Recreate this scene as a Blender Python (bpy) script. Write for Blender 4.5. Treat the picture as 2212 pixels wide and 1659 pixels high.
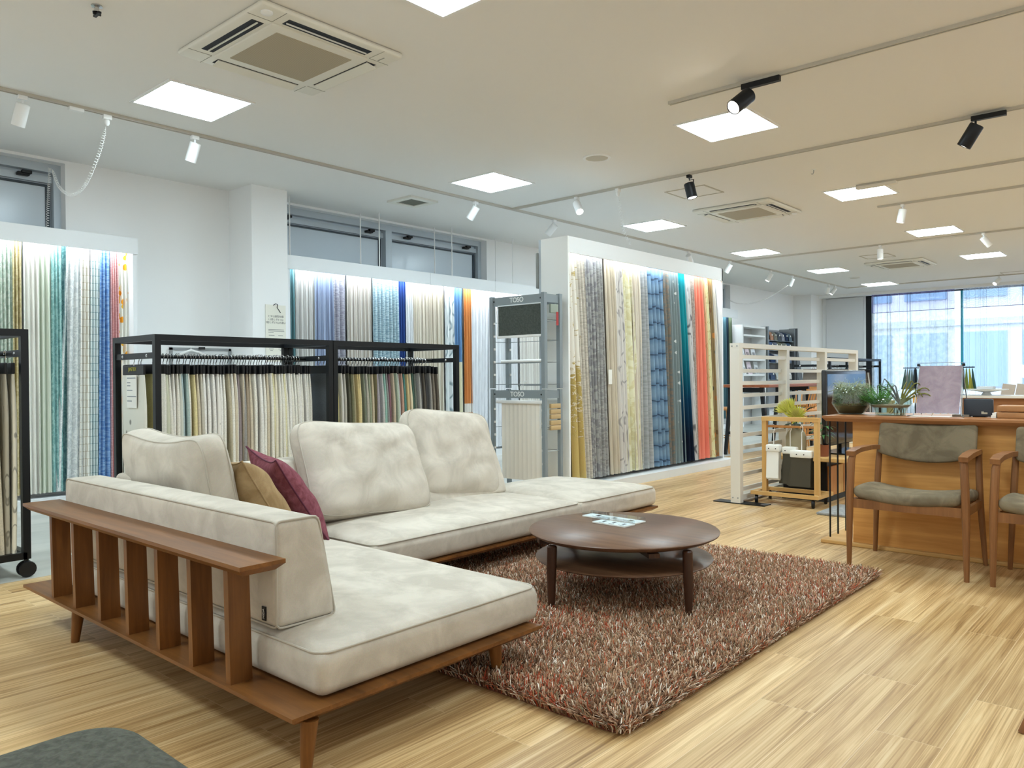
import bpy, bmesh, math, random
import numpy as np
from mathutils import Vector, Matrix, Euler
R = math.radians
random.seed(7)
for _o in list(bpy.data.objects): bpy.data.objects.remove(_o)
SC = bpy.context.scene
COL = SC.collection
def lin(c):
    return tuple(((v/255)/12.92 if v/255 <= .04045 else ((v/255+.055)/1.055)**2.4) for v in c)
# ------------------------------------------------------------ camera, sky, exposure
cam = bpy.data.objects.new('camera', bpy.data.cameras.new('camera')); COL.objects.link(cam)
cam.data.sensor_width = 36; cam.data.lens = 1690.67/2212*36
cam.data.clip_start = .05; cam.data.clip_end = 200
_y, _p, _r = R(41.52), R(-.44), R(-.48)
_f = Vector((-math.sin(_y)*math.cos(_p), math.cos(_y)*math.cos(_p), math.sin(_p)))
_r0 = _f.cross(Vector((0,0,1))).normalized(); _u0 = _r0.cross(_f)
_rt = math.cos(_r)*_r0+math.sin(_r)*_u0; _up = _rt.cross(_f)
cam.matrix_world = Matrix(((_rt.x,_up.x,-_f.x,0),(_rt.y,_up.y,-_f.y,0),(_rt.z,_up.z,-_f.z,1.08),(0,0,0,1)))
SC.camera = cam
wd = bpy.data.worlds.new('sky'); SC.world = wd; wd.use_nodes = True
_bg = wd.node_tree.nodes['Background']; _bg.inputs[0].default_value = (.84,.92,1,1); _bg.inputs[1].default_value = 3.0
SC.view_settings.view_transform = 'Standard'; SC.view_settings.look = 'None'
SC.view_settings.exposure = 1.02; SC.view_settings.gamma = 1; SC.view_settings.use_curve_mapping = False
SC.cycles.use_denoising = True
SC.cycles.max_bounces = 10; SC.cycles.transparent_max_bounces = 24
SC.cycles.sample_clamp_indirect = 4
PANEL_E = 19.0      # ceiling panels
STRIP_E = 20.0      # light strips in the curtain displays
CZ = 3.06
# ------------------------------------------------------------ materials
def mat(name, rgb, rough=.6, metal=0, spec=.4, **kw):
    m = bpy.data.materials.new(name); m.use_nodes = True
    b = m.node_tree.nodes['Principled BSDF']
    b.inputs['Base Color'].default_value = (*lin(rgb),1); b.inputs['Roughness'].default_value = rough
    b.inputs['Metallic'].default_value = metal; b.inputs['Specular IOR Level'].default_value = spec
    for k,v in kw.items(): b.inputs[k].default_value = v
    return m
class NT:
    def __init__(s, m):
        s.m = m; s.t = m.node_tree; s.b = s.t.nodes['Principled BSDF']
    def n(s, typ, **kw):
        x = s.t.nodes.new(typ)
        for k,v in kw.items():
            if k.startswith('i_'):
                key = k[2:].replace('_',' ')
                x.inputs[int(key) if key.isdigit() else key].default_value = v
            else: setattr(x,k,v)
        return x
    def l(s,a,b): s.t.links.new(a,b)
    def coord(s, kind='Object', scale=(1,1,1), rot=(0,0,0)):
        c = s.n('ShaderNodeTexCoord'); mp = s.n('ShaderNodeMapping')
        mp.inputs['Scale'].default_value = scale; mp.inputs['Rotation'].default_value = rot
        s.l(c.outputs[kind], mp.inputs['Vector']); return mp.outputs['Vector']
    def ramp(s, fac, stops):
        r = s.n('ShaderNodeValToRGB'); e = r.color_ramp.elements
        while len(e) < len(stops): e.new(.5)
        for k,(p,c) in enumerate(stops): e[k].position = p; e[k].color = (*lin(c),1)
        s.l(fac, r.inputs['Fac']); return r.outputs['Color']
    def mix(s, fac, a, b, mode='MIX'):
        x = s.n('ShaderNodeMix', data_type='RGBA', blend_type=mode)
        for sock,v in ((x.inputs[0],fac),(x.inputs[6],a),(x.inputs[7],b)):
            if hasattr(v,'is_linked'): s.l(v,sock)
            elif isinstance(v,(int,float)): sock.default_value = v
            else: sock.default_value = (*lin(v),1)
        return x.outputs[2]
    def bump(s, h, strength=.2, dist=.002):
        x = s.n('ShaderNodeBump'); x.inputs['Strength'].default_value = strength; x.inputs['Distance'].default_value = dist
        s.l(h, x.inputs['Height']); s.l(x.outputs['Normal'], s.b.inputs['Normal'])
    def col(s, c): s.l(c, s.b.inputs['Base Color'])
def wood(name, c1, c2, scale=(40,3,40), rough=.45, spec=.35):
    m = mat(name, c1, rough, spec=spec); t = NT(m)
    v = t.coord('Object', scale)
    a = t.n('ShaderNodeTexNoise', i_Scale=1.0, i_Detail=6.0, i_Roughness=.6, i_Distortion=.4); t.l(v,a.inputs['Vector'])
    v2 = t.coord('Object', tuple(q*.25 for q in scale))
    w = t.n('ShaderNodeTexNoise', i_Scale=1.0, i_Detail=3.0, i_Distortion=1.2); t.l(v2,w.inputs['Vector'])
    f = t.mix(.5, a.outputs['Fac'], w.outputs['Fac'])
    t.col(t.ramp(f, [(.32,c2),(.5,tuple((p+q)/2 for p,q in zip(c1,c2))),(.68,c1)]))
    t.bump(a.outputs['Fac'], .05, .001); return m
def cloth(name, c1, c2=None, scale=60, blotch=6, rough=.92, bump=.25):
    c2 = c2 or tuple(int(q*.86) for q in c1)
    m = mat(name, c1, rough, spec=.1); t = NT(m)
    v = t.coord('Object')
    a = t.n('ShaderNodeTexNoise', i_Scale=blotch, i_Detail=5.0, i_Roughness=.62, i_Distortion=.6); t.l(v,a.inputs['Vector'])
    b = t.n('ShaderNodeTexNoise', i_Scale=scale*4, i_Detail=2.0); t.l(v,b.inputs['Vector'])
    t.col(t.mix(.12, t.ramp(a.outputs['Fac'], [(.38,c2),(.62,c1)]), b.outputs['Color'], 'OVERLAY'))
    t.bump(b.outputs['Fac'], bump, .0008); return m
def glow(name, rgb, strength):
    m = mat(name, rgb, .5); b = m.node_tree.nodes['Principled BSDF']
    b.inputs['Emission Color'].default_value = (*lin(rgb),1); b.inputs['Emission Strength'].default_value = strength
    return m
def clear(name, tint=(235,245,245), rough=.02, refl=.0):
    """thin clear glass: mostly passes light, mirrors at grazing angles"""
    m = bpy.data.materials.new(name); m.use_nodes = True; t = m.node_tree
    t.nodes.clear()
    o = t.nodes.new('ShaderNodeOutputMaterial'); tr = t.nodes.new('ShaderNodeBsdfTransparent'); g = t.nodes.new('ShaderNodeBsdfGlossy')
    mx = t.nodes.new('ShaderNodeMixShader'); fr = t.nodes.new('ShaderNodeFresnel'); fr.inputs['IOR'].default_value = 1.45
    tr.inputs['Color'].default_value = (*lin(tint),1); g.inputs['Roughness'].default_value = rough
    ge = t.nodes.new('ShaderNodeNewGeometry'); mm = t.nodes.new('ShaderNodeMath'); mm.operation = 'SUBTRACT'; mm.use_clamp = True; fr.inputs['IOR'].default_value = 1.6
    t.links.new(fr.outputs[0], mm.inputs[0]); t.links.new(ge.outputs['Backfacing'], mm.inputs[1]); ma = t.nodes.new('ShaderNodeMath'); ma.operation = 'MAXIMUM'; ma.inputs[1].default_value = refl; t.links.new(mm.outputs[0], ma.inputs[0]); t.links.new(ma.outputs[0], mx.inputs[0]); t.links.new(tr.outputs[0], mx.inputs[1]); t.links.new(g.outputs[0], mx.inputs[2])
    t.links.new(mx.outputs[0], o.inputs['Surface']); return m
def sheer(name, rgb, opacity=.55, c2=None, kind='plain'):
    """thin voile: part transparent, part translucent, part diffuse"""
    m = bpy.data.materials.new(name); m.use_nodes = True; t = m.node_tree; t.nodes.clear()
    o = t.nodes.new('ShaderNodeOutputMaterial'); tr = t.nodes.new('ShaderNodeBsdfTransparent')
    tl = t.nodes.new('ShaderNodeBsdfTranslucent'); df = t.nodes.new('ShaderNodeBsdfDiffuse')
    m1 = t.nodes.new('ShaderNodeMixShader'); m2 = t.nodes.new('ShaderNodeMixShader')
    m1.inputs[0].default_value = .5; m2.inputs[0].default_value = opacity
    for n in (tl,df): n.inputs['Color'].default_value = (*lin(rgb),1)
    if kind != 'plain':
        uv = t.nodes.new('ShaderNodeUVMap')
        if kind == 'waves':
            w = t.nodes.new('ShaderNodeTexVoronoi'); w.inputs['Scale'].default_value = 2.6
            mm = t.nodes.new('ShaderNodeMath'); mm.operation = 'SINE'; m3 = t.nodes.new('ShaderNodeMath'); m3.operation = 'MULTIPLY'; m3.inputs[1].default_value = 60
            t.links.new(uv.outputs[0], w.inputs['Vector']); t.links.new(w.outputs['Distance'], m3.inputs[0]); t.links.new(m3.outputs[0], mm.inputs[0]); fac = mm.outputs[0]
        else:
            w = t.nodes.new('ShaderNodeTexNoise'); w.inputs['Scale'].default_value = 7; w.inputs['Detail'].default_value = 4
            t.links.new(uv.outputs[0], w.inputs['Vector']); fac = w.outputs['Fac']
        r = t.nodes.new('ShaderNodeValToRGB'); r.color_ramp.elements[0].position = .42; r.color_ramp.elements[1].position = .6
        r.color_ramp.elements[0].color = (*lin(rgb),1); r.color_ramp.elements[1].color = (*lin(c2 or rgb),1)
        t.links.new(fac, r.inputs[0])
        for n in (tl,df): t.links.new(r.outputs[0], n.inputs['Color'])
    t.links.new(tl.outputs[0], m1.inputs[1]); t.links.new(df.outputs[0], m1.inputs[2])
    t.links.new(tr.outputs[0], m2.inputs[1]); t.links.new(m1.outputs[0], m2.inputs[2]); t.links.new(m2.outputs[0], o.inputs['Surface'])
    return m
def drape(name, c1, kind='plain', c2=None, c3=None, scale=1.0):
    """curtain cloth with its woven or printed pattern in cloth (u,v) metres"""
    c2 = c2 or tuple(int(q*.85) for q in c1)
    m = mat(name, c1, .9, spec=.12); t = NT(m)
    uv = t.n('ShaderNodeUVMap').outputs[0]
    def mp(s): 
        q = t.n('ShaderNodeMapping'); q.inputs['Scale'].default_value = s; t.l(uv,q.inputs['Vector']); return q.outputs[0]
    fine = t.n('ShaderNodeTexNoise', i_Scale=260.0, i_Detail=2.0); t.l(mp((1,.6,1)), fine.inputs['Vector'])
    base = None
    if kind == 'plain':
        a = t.n('ShaderNodeTexNoise', i_Scale=14.0, i_Detail=3.0); t.l(mp((3,.3,1)),a.inputs['Vector'])
        base = t.ramp(a.outputs['Fac'],[(.35,tuple(int(q*.95) for q in c1)),(.65,c1)])
    elif kind == 'stripe':
        a = t.n('ShaderNodeTexWave', i_Scale=12*scale, i_Distortion=.6, i_Detail=2.0); t.l(mp((1,.04,1)),a.inputs['Vector'])
        base = t.ramp(a.outputs['Fac'],[(.3,c2),(.7,c1)])
    elif kind == 'hstripe':
        a = t.n('ShaderNodeTexWave', bands_direction='Y', i_Scale=9*scale, i_Distortion=1.5, i_Detail=2.0); t.l(mp((1,1,1)),a.inputs['Vector'])
        base = t.ramp(a.outputs['Fac'],[(.15,c2),(.35,c1)])
    elif kind == 'slub':
        a = t.n('ShaderNodeTexNoise', i_Scale=40*scale, i_Detail=4.0, i_Roughness=.7); t.l(mp((.3,1.6,1)),a.inputs['Vector'])
        base = t.ramp(a.outputs['Fac'],[(.42,c2),(.56,c1)])
    elif kind == 'damask':
        a = t.n('ShaderNodeTexNoise', i_Scale=11*scale, i_Detail=4.0, i_Roughness=.55, i_Distortion=1.6); t.l(mp((1,1,1)),a.inputs['Vector'])
        base = t.ramp(a.outputs['Fac'],[(.46,c1),(.54,c2)])
    elif kind == 'brick':
        a = t.n('ShaderNodeTexBrick', i_Scale=1.0, i_Mortar_Size=.003, i_Brick_Width=.11/scale, i_Row_Height=.085/scale, i_Bias=-.4)
        a.inputs['Color1'].default_value = (*lin(c1),1); a.inputs['Color2'].default_value = (*lin(c3 or c1),1); a.inputs['Mortar'].default_value = (*lin(c2),1)
        t.l(mp((1,1,1)),a.inputs['Vector']); base = a.outputs['Color']
    elif kind == 'floral':
        v = t.n('ShaderNodeTexVoronoi', i_Scale=9*scale, i_Randomness=.85); t.l(mp((1,.8,1)),v.inputs['Vector'])
        sep = t.n('ShaderNodeSeparateColor'); t.l(v.outputs['Color'],sep.inputs[0])
        inside = t.n('ShaderNodeMath', operation='LESS_THAN'); inside.inputs[1].default_value = .42; t.l(v.outputs['Distance'],inside.inputs[0])
        pick = t.n('ShaderNodeMath', operation='GREATER_THAN'); pick.inputs[1].default_value = .5; t.l(sep.outputs[0],pick.inputs[0])
        on = t.n('ShaderNodeMath', operation='MULTIPLY'); t.l(inside.outputs[0],on.inputs[0]); t.l(pick.outputs[0],on.inputs[1])
        base = t.mix(on.outputs[0], c1, t.mix(sep.outputs[1], c2, c3 or c2))
    elif kind == 'leaf':
        a = t.n('ShaderNodeTexWave', i_Scale=3.2*scale, i_Distortion=9.0, i_Detail=1.0, i_Detail_Scale=1.3); t.l(mp((1,.7,1)),a.inputs['Vector'])
        base = t.ramp(a.outputs['Fac'],[(.0,c2),(.10,c1)])
    elif kind in ('band','ombre','border'):
        s = t.n('ShaderNodeSeparateXYZ'); t.l(uv,s.inputs[0])
        if kind == 'band':
            g = t.n('ShaderNodeMath', operation='GREATER_THAN'); g.inputs[1].default_value = scale; t.l(s.outputs[1],g.inputs[0])
            base = t.mix(g.outputs[0], c2, c1)
            if c3:
                for lo,hi in ((.62,.74),(.25,.36)):
                    p = t.n('ShaderNodeMath', operation='COMPARE'); p.inputs[1].default_value = (lo+hi)/2; p.inputs[2].default_value = (hi-lo)/2; t.l(s.outputs[1],p.inputs[0])
                    base = t.mix(p.outputs[0], base, c3)
        elif kind == 'ombre':
            mr = t.n('ShaderNodeMapRange', i_1=.35, i_2=1.7); t.l(s.outputs[1],mr.inputs[0]); base = t.ramp(mr.outputs[0],[(.0,c2),(.35,c3 or c2),(1,c1)])
        else:
            mr = t.n('ShaderNodeMapRange', i_1=1.35, i_2=.1); t.l(s.outputs[1],mr.inputs[0])
            a = t.n('ShaderNodeTexNoise', i_Scale=16.0, i_Detail=5.0, i_Roughness=.6, i_Distortion=.8); t.l(mp((1,1,1)),a.inputs['Vector'])
            ad = t.n('ShaderNodeMath', operation='MULTIPLY_ADD'); ad.inputs[1].default_value = .75; t.l(mr.outputs[0],ad.inputs[0]); t.l(a.outputs['Fac'],ad.inputs[2])
            base = t.ramp(ad.outputs[0],[(.60,c1),(.66,c2),(.80,c2),(.84,c1),(.88,c2),(.98,c3 or c2)])
    elif kind == 'ruche':
        a = t.n('ShaderNodeTexWave', bands_direction='Y', i_Scale=1.9, i_Distortion=2.6, i_Detail=1.0, i_Detail_Scale=2.2); t.l(mp((1.2,1,1)),a.inputs['Vector'])
        base = t.ramp(a.outputs['Fac'],[(.0,c2),(.012,c2),(.035,c1),(.8,c3 or c1)])
    elif kind == 'tuft':
        v = t.n('ShaderNodeTexVoronoi', i_Scale=9.0, i_Randomness=.35); t.l(mp((1,1,1)),v.inputs['Vector'])
        g = t.n('ShaderNodeMath', operation='LESS_THAN'); g.inputs[1].default_value = .17; t.l(v.outputs['Distance'],g.inputs[0])
        base = t.mix(g.outputs[0], c1, c2)
    base = t.mix(.10, base, fine.outputs['Color'], 'OVERLAY')
    t.col(base); t.bump(fine.outputs['Fac'], .25, .0006)
    return m
M = {}
M['white'] = mat('white paint', (236,237,236), .45)
M['offwhite'] = mat('warm white paint', (228,224,214), .5)
M['panel_white'] = mat('display board white', (234,237,239), .4)
M['black_steel'] = mat('black powder coated steel', (16,20,24), .42, .2)
M['black_plastic'] = mat('black plastic', (15,16,19), .45)
M['black_lamp'] = mat('black lamp enamel', (22,26,32), .4, .2)
M['chrome'] = mat('chrome', (200,202,205), .2, 1)
M['steel'] = mat('grey steel', (150,155,158), .35, .8)
M['tower_grey'] = mat('grey painted steel', (134,144,149), .4)
M['slot_shade'] = mat('painted slot shade', (14,18,28), .6)
M['walnut'] = wood('walnut', (144,94,46), (92,56,24), (38,38,3.0), .38)
M['walnut_x'] = wood('walnut along x', (146,96,48), (94,58,26), (3.0,38,38), .38)
M['walnut_dark'] = wood('dark walnut', (122,90,66), (84,58,42), (3,45,45), .36)
M['walnut_leg'] = wood('dark walnut leg', (80,48,30), (46,26,16), (45,45,3), .38)
M['oak'] = wood('oak veneer', (226,168,96), (192,134,68), (3,30,46), .4)
M['oak_top'] = wood('oak edge', (176,122,76), (140,92,54), (3,40,40), .4)
M['teak'] = wood('teak chair wood', (150,102,60), (112,72,40), (40,40,3), .45)
M['pale_wood'] = wood('pale pine', (222,182,118), (196,150,86), (30,30,3), .5)
M['pale_wood_x'] = wood('pale pine along x', (224,184,120), (198,152,88), (3,30,30), .5)
M['stool_wood'] = wood('light oak stool', (206,148,84), (176,116,60), (30,30,4), .5)
M['red_wood'] = wood('cherry table top', (158,92,56), (120,66,38), (30,3,30), .42)
M['suede'] = cloth('pale grey suede', (208,200,187), (188,180,167), 70, 6)
M['suede_pipe'] = mat('suede piping', (186,179,166), .9)
M['tan_suede'] = cloth('tan suede', (166,140,104), (142,116,82), 70, 8)
M['burgundy'] = cloth('burgundy weave', (136,80,90), (114,62,70), 40, 30, bump=.6)
M['beige_rib'] = cloth('beige rib', (196,188,166), (172,164,142), 60, 10)
M['chair_fab'] = cloth('olive grey suede', (136,124,102), (112,101,82), 70, 9)
M['felt'] = cloth('charcoal felt', (98,99,90), (80,81,74), 50, 60, bump=.5)
M['glass'] = clear('clear glass', (246,248,248))
M['tinted'] = clear('tinted glass of added windows', (176,172,166))  # for the added windows only; tint holds their daylight down
M['glass_green'] = clear('greenish vase glass', (234,241,236), .02, .07)
M['acrylic'] = clear('clear acrylic', (244,248,250), .01)
M['frost'] = mat('frosted film window', (204,216,226), .22, spec=.5)
M['alu'] = mat('window aluminium', (186,196,204), .4, .2)
M['alu_dark'] = mat('dark window gasket', (58,68,76), .5)
M['lamp_panel'] = glow('ceiling panel light', (222,243,252), PANEL_E)
M['strip'] = glow('display light strip', (238,246,252), STRIP_E)
M['spot_on'] = glow('lit spot lens', (255,244,220), 22)
M['spot_dim'] = glow('white spot lens', (255,250,240), 6)
M['ac'] = mat('air conditioner plastic', (226,225,216), .5)
M['ac_line'] = mat('air conditioner joint', (150,150,142), .6)
M['paper'] = mat('paper', (240,240,234), .8)
M['paper_cream'] = mat('cream paper', (232,230,218), .8)
M['ink'] = mat('ink', (60,60,60), .8)
M['lettering'] = mat('white lettering', (228,232,232), .5)
M['gold_ink'] = mat('yellow lettering', (190,186,60), .5)
M['green_leaf'] = mat('green leaf', (70,118,64), .5)
M['fern'] = mat('fern green', (88,150,62), .55)
M['moss'] = mat('grey green moss', (172,182,146), .8)
M['moss_dark'] = mat('deep moss', (116,124,84), .8)
M['airplant'] = mat('olive air plant', (120,122,58), .6)
M['airplant_grey'] = mat('grey air plant', (96,100,98), .6)
M['protea'] = mat('yellow protea petals', (214,212,104), .6)
M['protea2'] = mat('pale protea petals', (206,196,120), .6)
M['eucalypt'] = mat('dark round leaf', (52,78,60), .55)
M['ceramic'] = mat('stone vase', (176,168,140), .7)
def grille_mat():
    m = mat('tan return grille', (170,160,140), .7); t = NT(m)
    v = t.coord('Object'); w = t.n('ShaderNodeTexWave', bands_direction='X', i_Scale=28.0); t.l(v,w.inputs['Vector'])
    t.col(t.ramp(w.outputs['Fac'],[(.2,(150,141,122)),(.7,(184,174,152))])); return m
M['grille'] = grille_mat()
def paint(name, rgb):
    m = mat(name, rgb, .75, spec=.2); t = NT(m)
    a = t.n('ShaderNodeTexNoise', i_Scale=220.0, i_Detail=2.0); t.l(t.coord('Object'),a.inputs['Vector'])
    t.bump(a.outputs['Fac'], .06, .0008); return m
M['wall'] = paint('wall paper white', (241,242,242))
M['ceil'] = paint('ceiling white', (234,233,230))
def floor_mat():
    m = mat('oak plank floor', (200,168,122), .38, spec=.35); t = NT(m)
    c = t.n('ShaderNodeTexCoord'); s = t.n('ShaderNodeSeparateXYZ'); t.l(c.outputs['Object'],s.inputs[0])
    cb = t.n('ShaderNodeCombineXYZ'); t.l(s.outputs[1],cb.inputs[0]); t.l(s.outputs[0],cb.inputs[1])
    br = t.n('ShaderNodeTexBrick', offset=.37, offset_frequency=2, i_Scale=1.0, i_Mortar_Size=.0012, i_Mortar_Smooth=.3, i_Bias=0.0, i_Brick_Width=1.21, i_Row_Height=.182)
    br.inputs['Color1'].default_value = (0,0,0,1); br.inputs['Color2'].default_value = (1,1,1,1); br.inputs['Mortar'].default_value = (.5,.5,.5,1)
    t.l(cb.outputs[0],br.inputs['Vector'])
    sc = t.n('ShaderNodeVectorMath', operation='MULTIPLY'); sc.inputs[1].default_value = (1.1,26,1); t.l(cb.outputs[0],sc.inputs[0])
    sh = t.n('ShaderNodeVectorMath', operation='MULTIPLY_ADD'); sh.inputs[1].default_value = (17,9,0); t.l(br.outputs['Color'],sh.inputs[0]); t.l(sc.outputs[0],sh.inputs[2])
    n1 = t.n('ShaderNodeTexNoise', i_Scale=1.0, i_Detail=7.0, i_Roughness=.62, i_Distortion=.7); t.l(sh.outputs[0],n1.inputs['Vector'])
    sc2 = t.n('ShaderNodeVectorMath', operation='MULTIPLY'); sc2.inputs[1].default_value = (.55,7,1); t.l(sh.outputs[0],sc2.inputs[0])
    n2 = t.n('ShaderNodeTexNoise', i_Scale=.5, i_Detail=4.0, i_Distortion=2.2); t.l(sc2.outputs[0],n2.inputs['Vector'])
    f = t.mix(.42, n1.outputs['Fac'], n2.outputs['Fac'])
    col = t.ramp(f,[(.34,(150,116,74)),(.44,(190,154,104)),(.55,(222,190,140)),(.66,(238,214,170))])
    tone = t.ramp(br.outputs['Color'],[(0,(226,220,210)),(1,(255,254,252))])
    col = t.mix(1.0, col, tone, 'MULTIPLY')
    sm = t.n('ShaderNodeMath', operation='MULTIPLY'); sm.inputs[1].default_value = .45; t.l(br.outputs['Fac'],sm.inputs[0]); col = t.mix(sm.outputs[0], col, (236,216,182))
    t.col(col); t.bump(n1.outputs['Fac'], .04, .001)
    return m
M['floor'] = floor_mat()
def tile_mat():
    m = mat('grey aisle floor', (196,196,190), .35, spec=.35); t = NT(m)
    n = t.n('ShaderNodeTexNoise', i_Scale=3.0, i_Detail=6.0, i_Roughness=.65); t.l(t.coord('Object',(1,.25,1)),n.inputs['Vector'])
    t.col(t.ramp(n.outputs['Fac'],[(.35,(176,178,172)),(.65,(206,205,198))])); return m
M['aisle'] = tile_mat()
# ------------------------------------------------------------ mesh helper
def frame(d):
    d = Vector(d).normalized(); a = Vector((0,0,1)) if abs(d.z) < .95 else Vector((1,0,0))
    u = d.cross(a).normalized(); return u, d.cross(u).normalized(), d
class MB:
    def __init__(s): s.v = []; s.f = []; s.uv = None
    def add(s, vs, fs):
        o = len(s.v); s.v += [tuple(q) for q in vs]; s.f += [tuple(i+o for i in f) for f in fs]; return s
    def box(s, x0,x1,y0,y1,z0,z1):
        return s.add([(x,y,z) for z in (z0,z1) for y in (y0,y1) for x in (x0,x1)],
            [(0,2,3,1),(4,5,7,6),(0,1,5,4),(2,6,7,3),(0,4,6,2),(1,3,7,5)])
    def frustum(s, a, za, b, zb):  # a,b = (x0,x1,y0,y1)
        return s.add([(a[0],a[2],za),(a[1],a[2],za),(a[1],a[3],za),(a[0],a[3],za),(b[0],b[2],zb),(b[1],b[2],zb),(b[1],b[3],zb),(b[0],b[3],zb)],
            [(3,2,1,0),(4,5,6,7),(0,1,5,4),(1,2,6,5),(2,3,7,6),(3,0,4,7)])
    def bar(s, p, q, w, h=None, w2=None, h2=None, up=(0,0,1)):
        p, q = Vector(p), Vector(q); d = (q-p).normalized(); h = h or w; w2 = w2 or w; h2 = h2 or h
        up = Vector(up)
        if abs(d.dot(up)) > .95: up = Vector((0,1,0))
        a = d.cross(up).normalized(); b = a.cross(d).normalized(); vs = []
        for c,ww,hh in ((p,w,h),(q,w2,h2)):
            for i,j in ((-1,-1),(1,-1),(1,1),(-1,1)): vs.append(c+a*(i*ww/2)+b*(j*hh/2))
        return s.add(vs, [(3,2,1,0),(4,5,6,7),(0,1,5,4),(1,2,6,5),(2,3,7,6),(3,0,4,7)])
    def tube(s, pts, r, n=8, cap=True, closed=False):
        pts = [Vector(p) for p in pts]; N = len(pts); rs = r if hasattr(r,'__len__') else [r]*N
        vs = []; u = None
        for i,p in enumerate(pts):
            d = (pts[(i+1)%N]-pts[i-1]) if closed else (pts[min(i+1,N-1)]-pts[max(i-1,0)])
            d = d.normalized() if d.length > 1e-9 else Vector((0,0,1))
            if u is None: u = frame(d)[0]
            u = (u-d*u.dot(d)); u = u.normalized() if u.length > 1e-6 else frame(d)[0]
            w = d.cross(u)
            for k in range(n):
                a = 2*math.pi*k/n; vs.append(p+(u*math.cos(a)+w*math.sin(a))*rs[i])
        fs = []
        for i in range(N if closed else N-1):
            j = (i+1)%N
            for k in range(n): fs.append((i*n+k, i*n+(k+1)%n, j*n+(k+1)%n, j*n+k))
        if cap and not closed: fs += [tuple(range(n-1,-1,-1)), tuple((N-1)*n+k for k in range(n))]
        return s.add(vs, fs)
    def lathe(s, prof, c=(0,0,0), n=32, axis=None):
        """prof = [(radius, height)...] about an axis through c"""
        c = Vector(c); u,w,d = (Vector((1,0,0)),Vector((0,1,0)),Vector((0,0,1))) if axis is None else frame(axis)
        if axis is not None: w = d.cross(u)
        vs = []; fs = []
        for r,h in prof:
            for k in range(n):
                a = 2*math.pi*k/n; vs.append(c+d*h+(u*math.cos(a)+w*math.sin(a))*max(r,1e-5))
        for i in range(len(prof)-1):
            for k in range(n): fs.append((i*n+k, i*n+(k+1)%n, (i+1)*n+(k+1)%n, (i+1)*n+k))
        if prof[0][0] > 1e-4: fs.append(tuple(range(n-1,-1,-1)))
        if prof[-1][0] > 1e-4: fs.append(tuple((len(prof)-1)*n+k for k in range(n)))
        return s.add(vs, fs)
    def prism(s, poly, z0, z1):
        n = len(poly)
        return s.add([(x,y,z0) for x,y in poly]+[(x,y,z1) for x,y in poly],
            [tuple(range(n-1,-1,-1)), tuple(range(n,2*n))]+[(k,(k+1)%n,n+(k+1)%n,n+k) for k in range(n)])
    def grid(s, fn, nu, nv, wrap=False):
        vs = [fn(i/(nu if wrap else nu), j/nv) for j in range(nv+1) for i in range(nu+(0 if wrap else 1))]
        w = nu+(0 if wrap else 1); fs = []
        for j in range(nv):
            for i in range(nu): fs.append((j*w+i, j*w+(i+1)%w, (j+1)*w+(i+1)%w, (j+1)*w+i))
        return s.add(vs, fs)
    def rbox(s, x0,x1,y0,y1,z0,z1, r=.02, fn=None, n=3, m=6):
        """rounded box on a fine grid; fn(p,a,b,c) may push each point (a,b,c in -1..1)"""
        lo, hi = np.array([x0,y0,z0],float), np.array([x1,y1,z1],float)
        r = min(r, *(hi-lo)/2*.999)
        def ticks(k):
            e = [lo[k]+r*(1-math.cos(i/n*math.pi/2)) for i in range(n+1)]; e2 = [hi[k]-r*(1-math.cos(i/n*math.pi/2)) for i in range(n,-1,-1)]
            mid = [e[-1]+(e2[0]-e[-1])*i/m for i in range(1,m)]; return e+mid+e2
        tk = [ticks(k) for k in range(3)]; idx = {}; vs = []; fs = []
        def vid(i,j,k):
            if (i,j,k) not in idx:
                p = np.array([tk[0][i],tk[1][j],tk[2][k]]); q = np.clip(p, lo+r, hi-r); d = p-q; L = np.linalg.norm(d)
                if L > 1e-9: p = q+d/L*r
                if fn is not None: p = fn(p, *(2*(p-lo)/(hi-lo)-1))
                idx[(i,j,k)] = len(vs); vs.append(tuple(p))
            return idx[(i,j,k)]
        L = [len(q)-1 for q in tk]
        for ax in range(3):
            a, b = [q for q in range(3) if q != ax]
            for side in (0, L[ax]):
                for i in range(L[a]):
                    for j in range(L[b]):
                        q = []
                        for di,dj in ((0,0),(1,0),(1,1),(0,1)):
                            t = [0,0,0]; t[ax] = side; t[a] = i+di; t[b] = j+dj; q.append(vid(*t))
                        if (side == 0) != (ax == 1): q.reverse()
                        fs.append(tuple(q))
        return s.add(vs, fs)
    def build(s, name, m, parent=None, smooth=35, uv=None):
        vs = np.array(s.v, float).reshape(-1,3)
        if parent is None:
            off = np.array([(vs[:,0].min()+vs[:,0].max())/2, (vs[:,1].min()+vs[:,1].max())/2, vs[:,2].min()])
        else: off = np.array(wloc(parent))
        me = bpy.data.meshes.new(name); me.from_pydata((vs-off).tolist(), [], s.f)
        if smooth:
            me.polygons.foreach_set('use_smooth', [True]*len(me.polygons))
            if smooth < 180: me.set_sharp_from_angle(angle=R(smooth))
        if uv is not None:
            lay = me.uv_layers.new(name='UVMap'); li = np.zeros(len(me.loops), np.int32); me.loops.foreach_get('vertex_index', li)
            lay.data.foreach_set('uv', np.array(uv, np.float32)[li].ravel())
        me.materials.append(m); me.update()
        o = bpy.data.objects.new(name, me); COL.objects.link(o)
        if parent is None: o.location = off
        else: o.parent = parent
        return o
def wloc(o):
    p = Vector(o.location)
    while o.parent: o = o.parent; p += o.location
    return p
def tag(o, label=None, cat=None, group=None, kind=None):
    for k,v in (('label',label),('category',cat),('group',group),('kind',kind)):
        if v: o[k] = v
    return o
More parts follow.
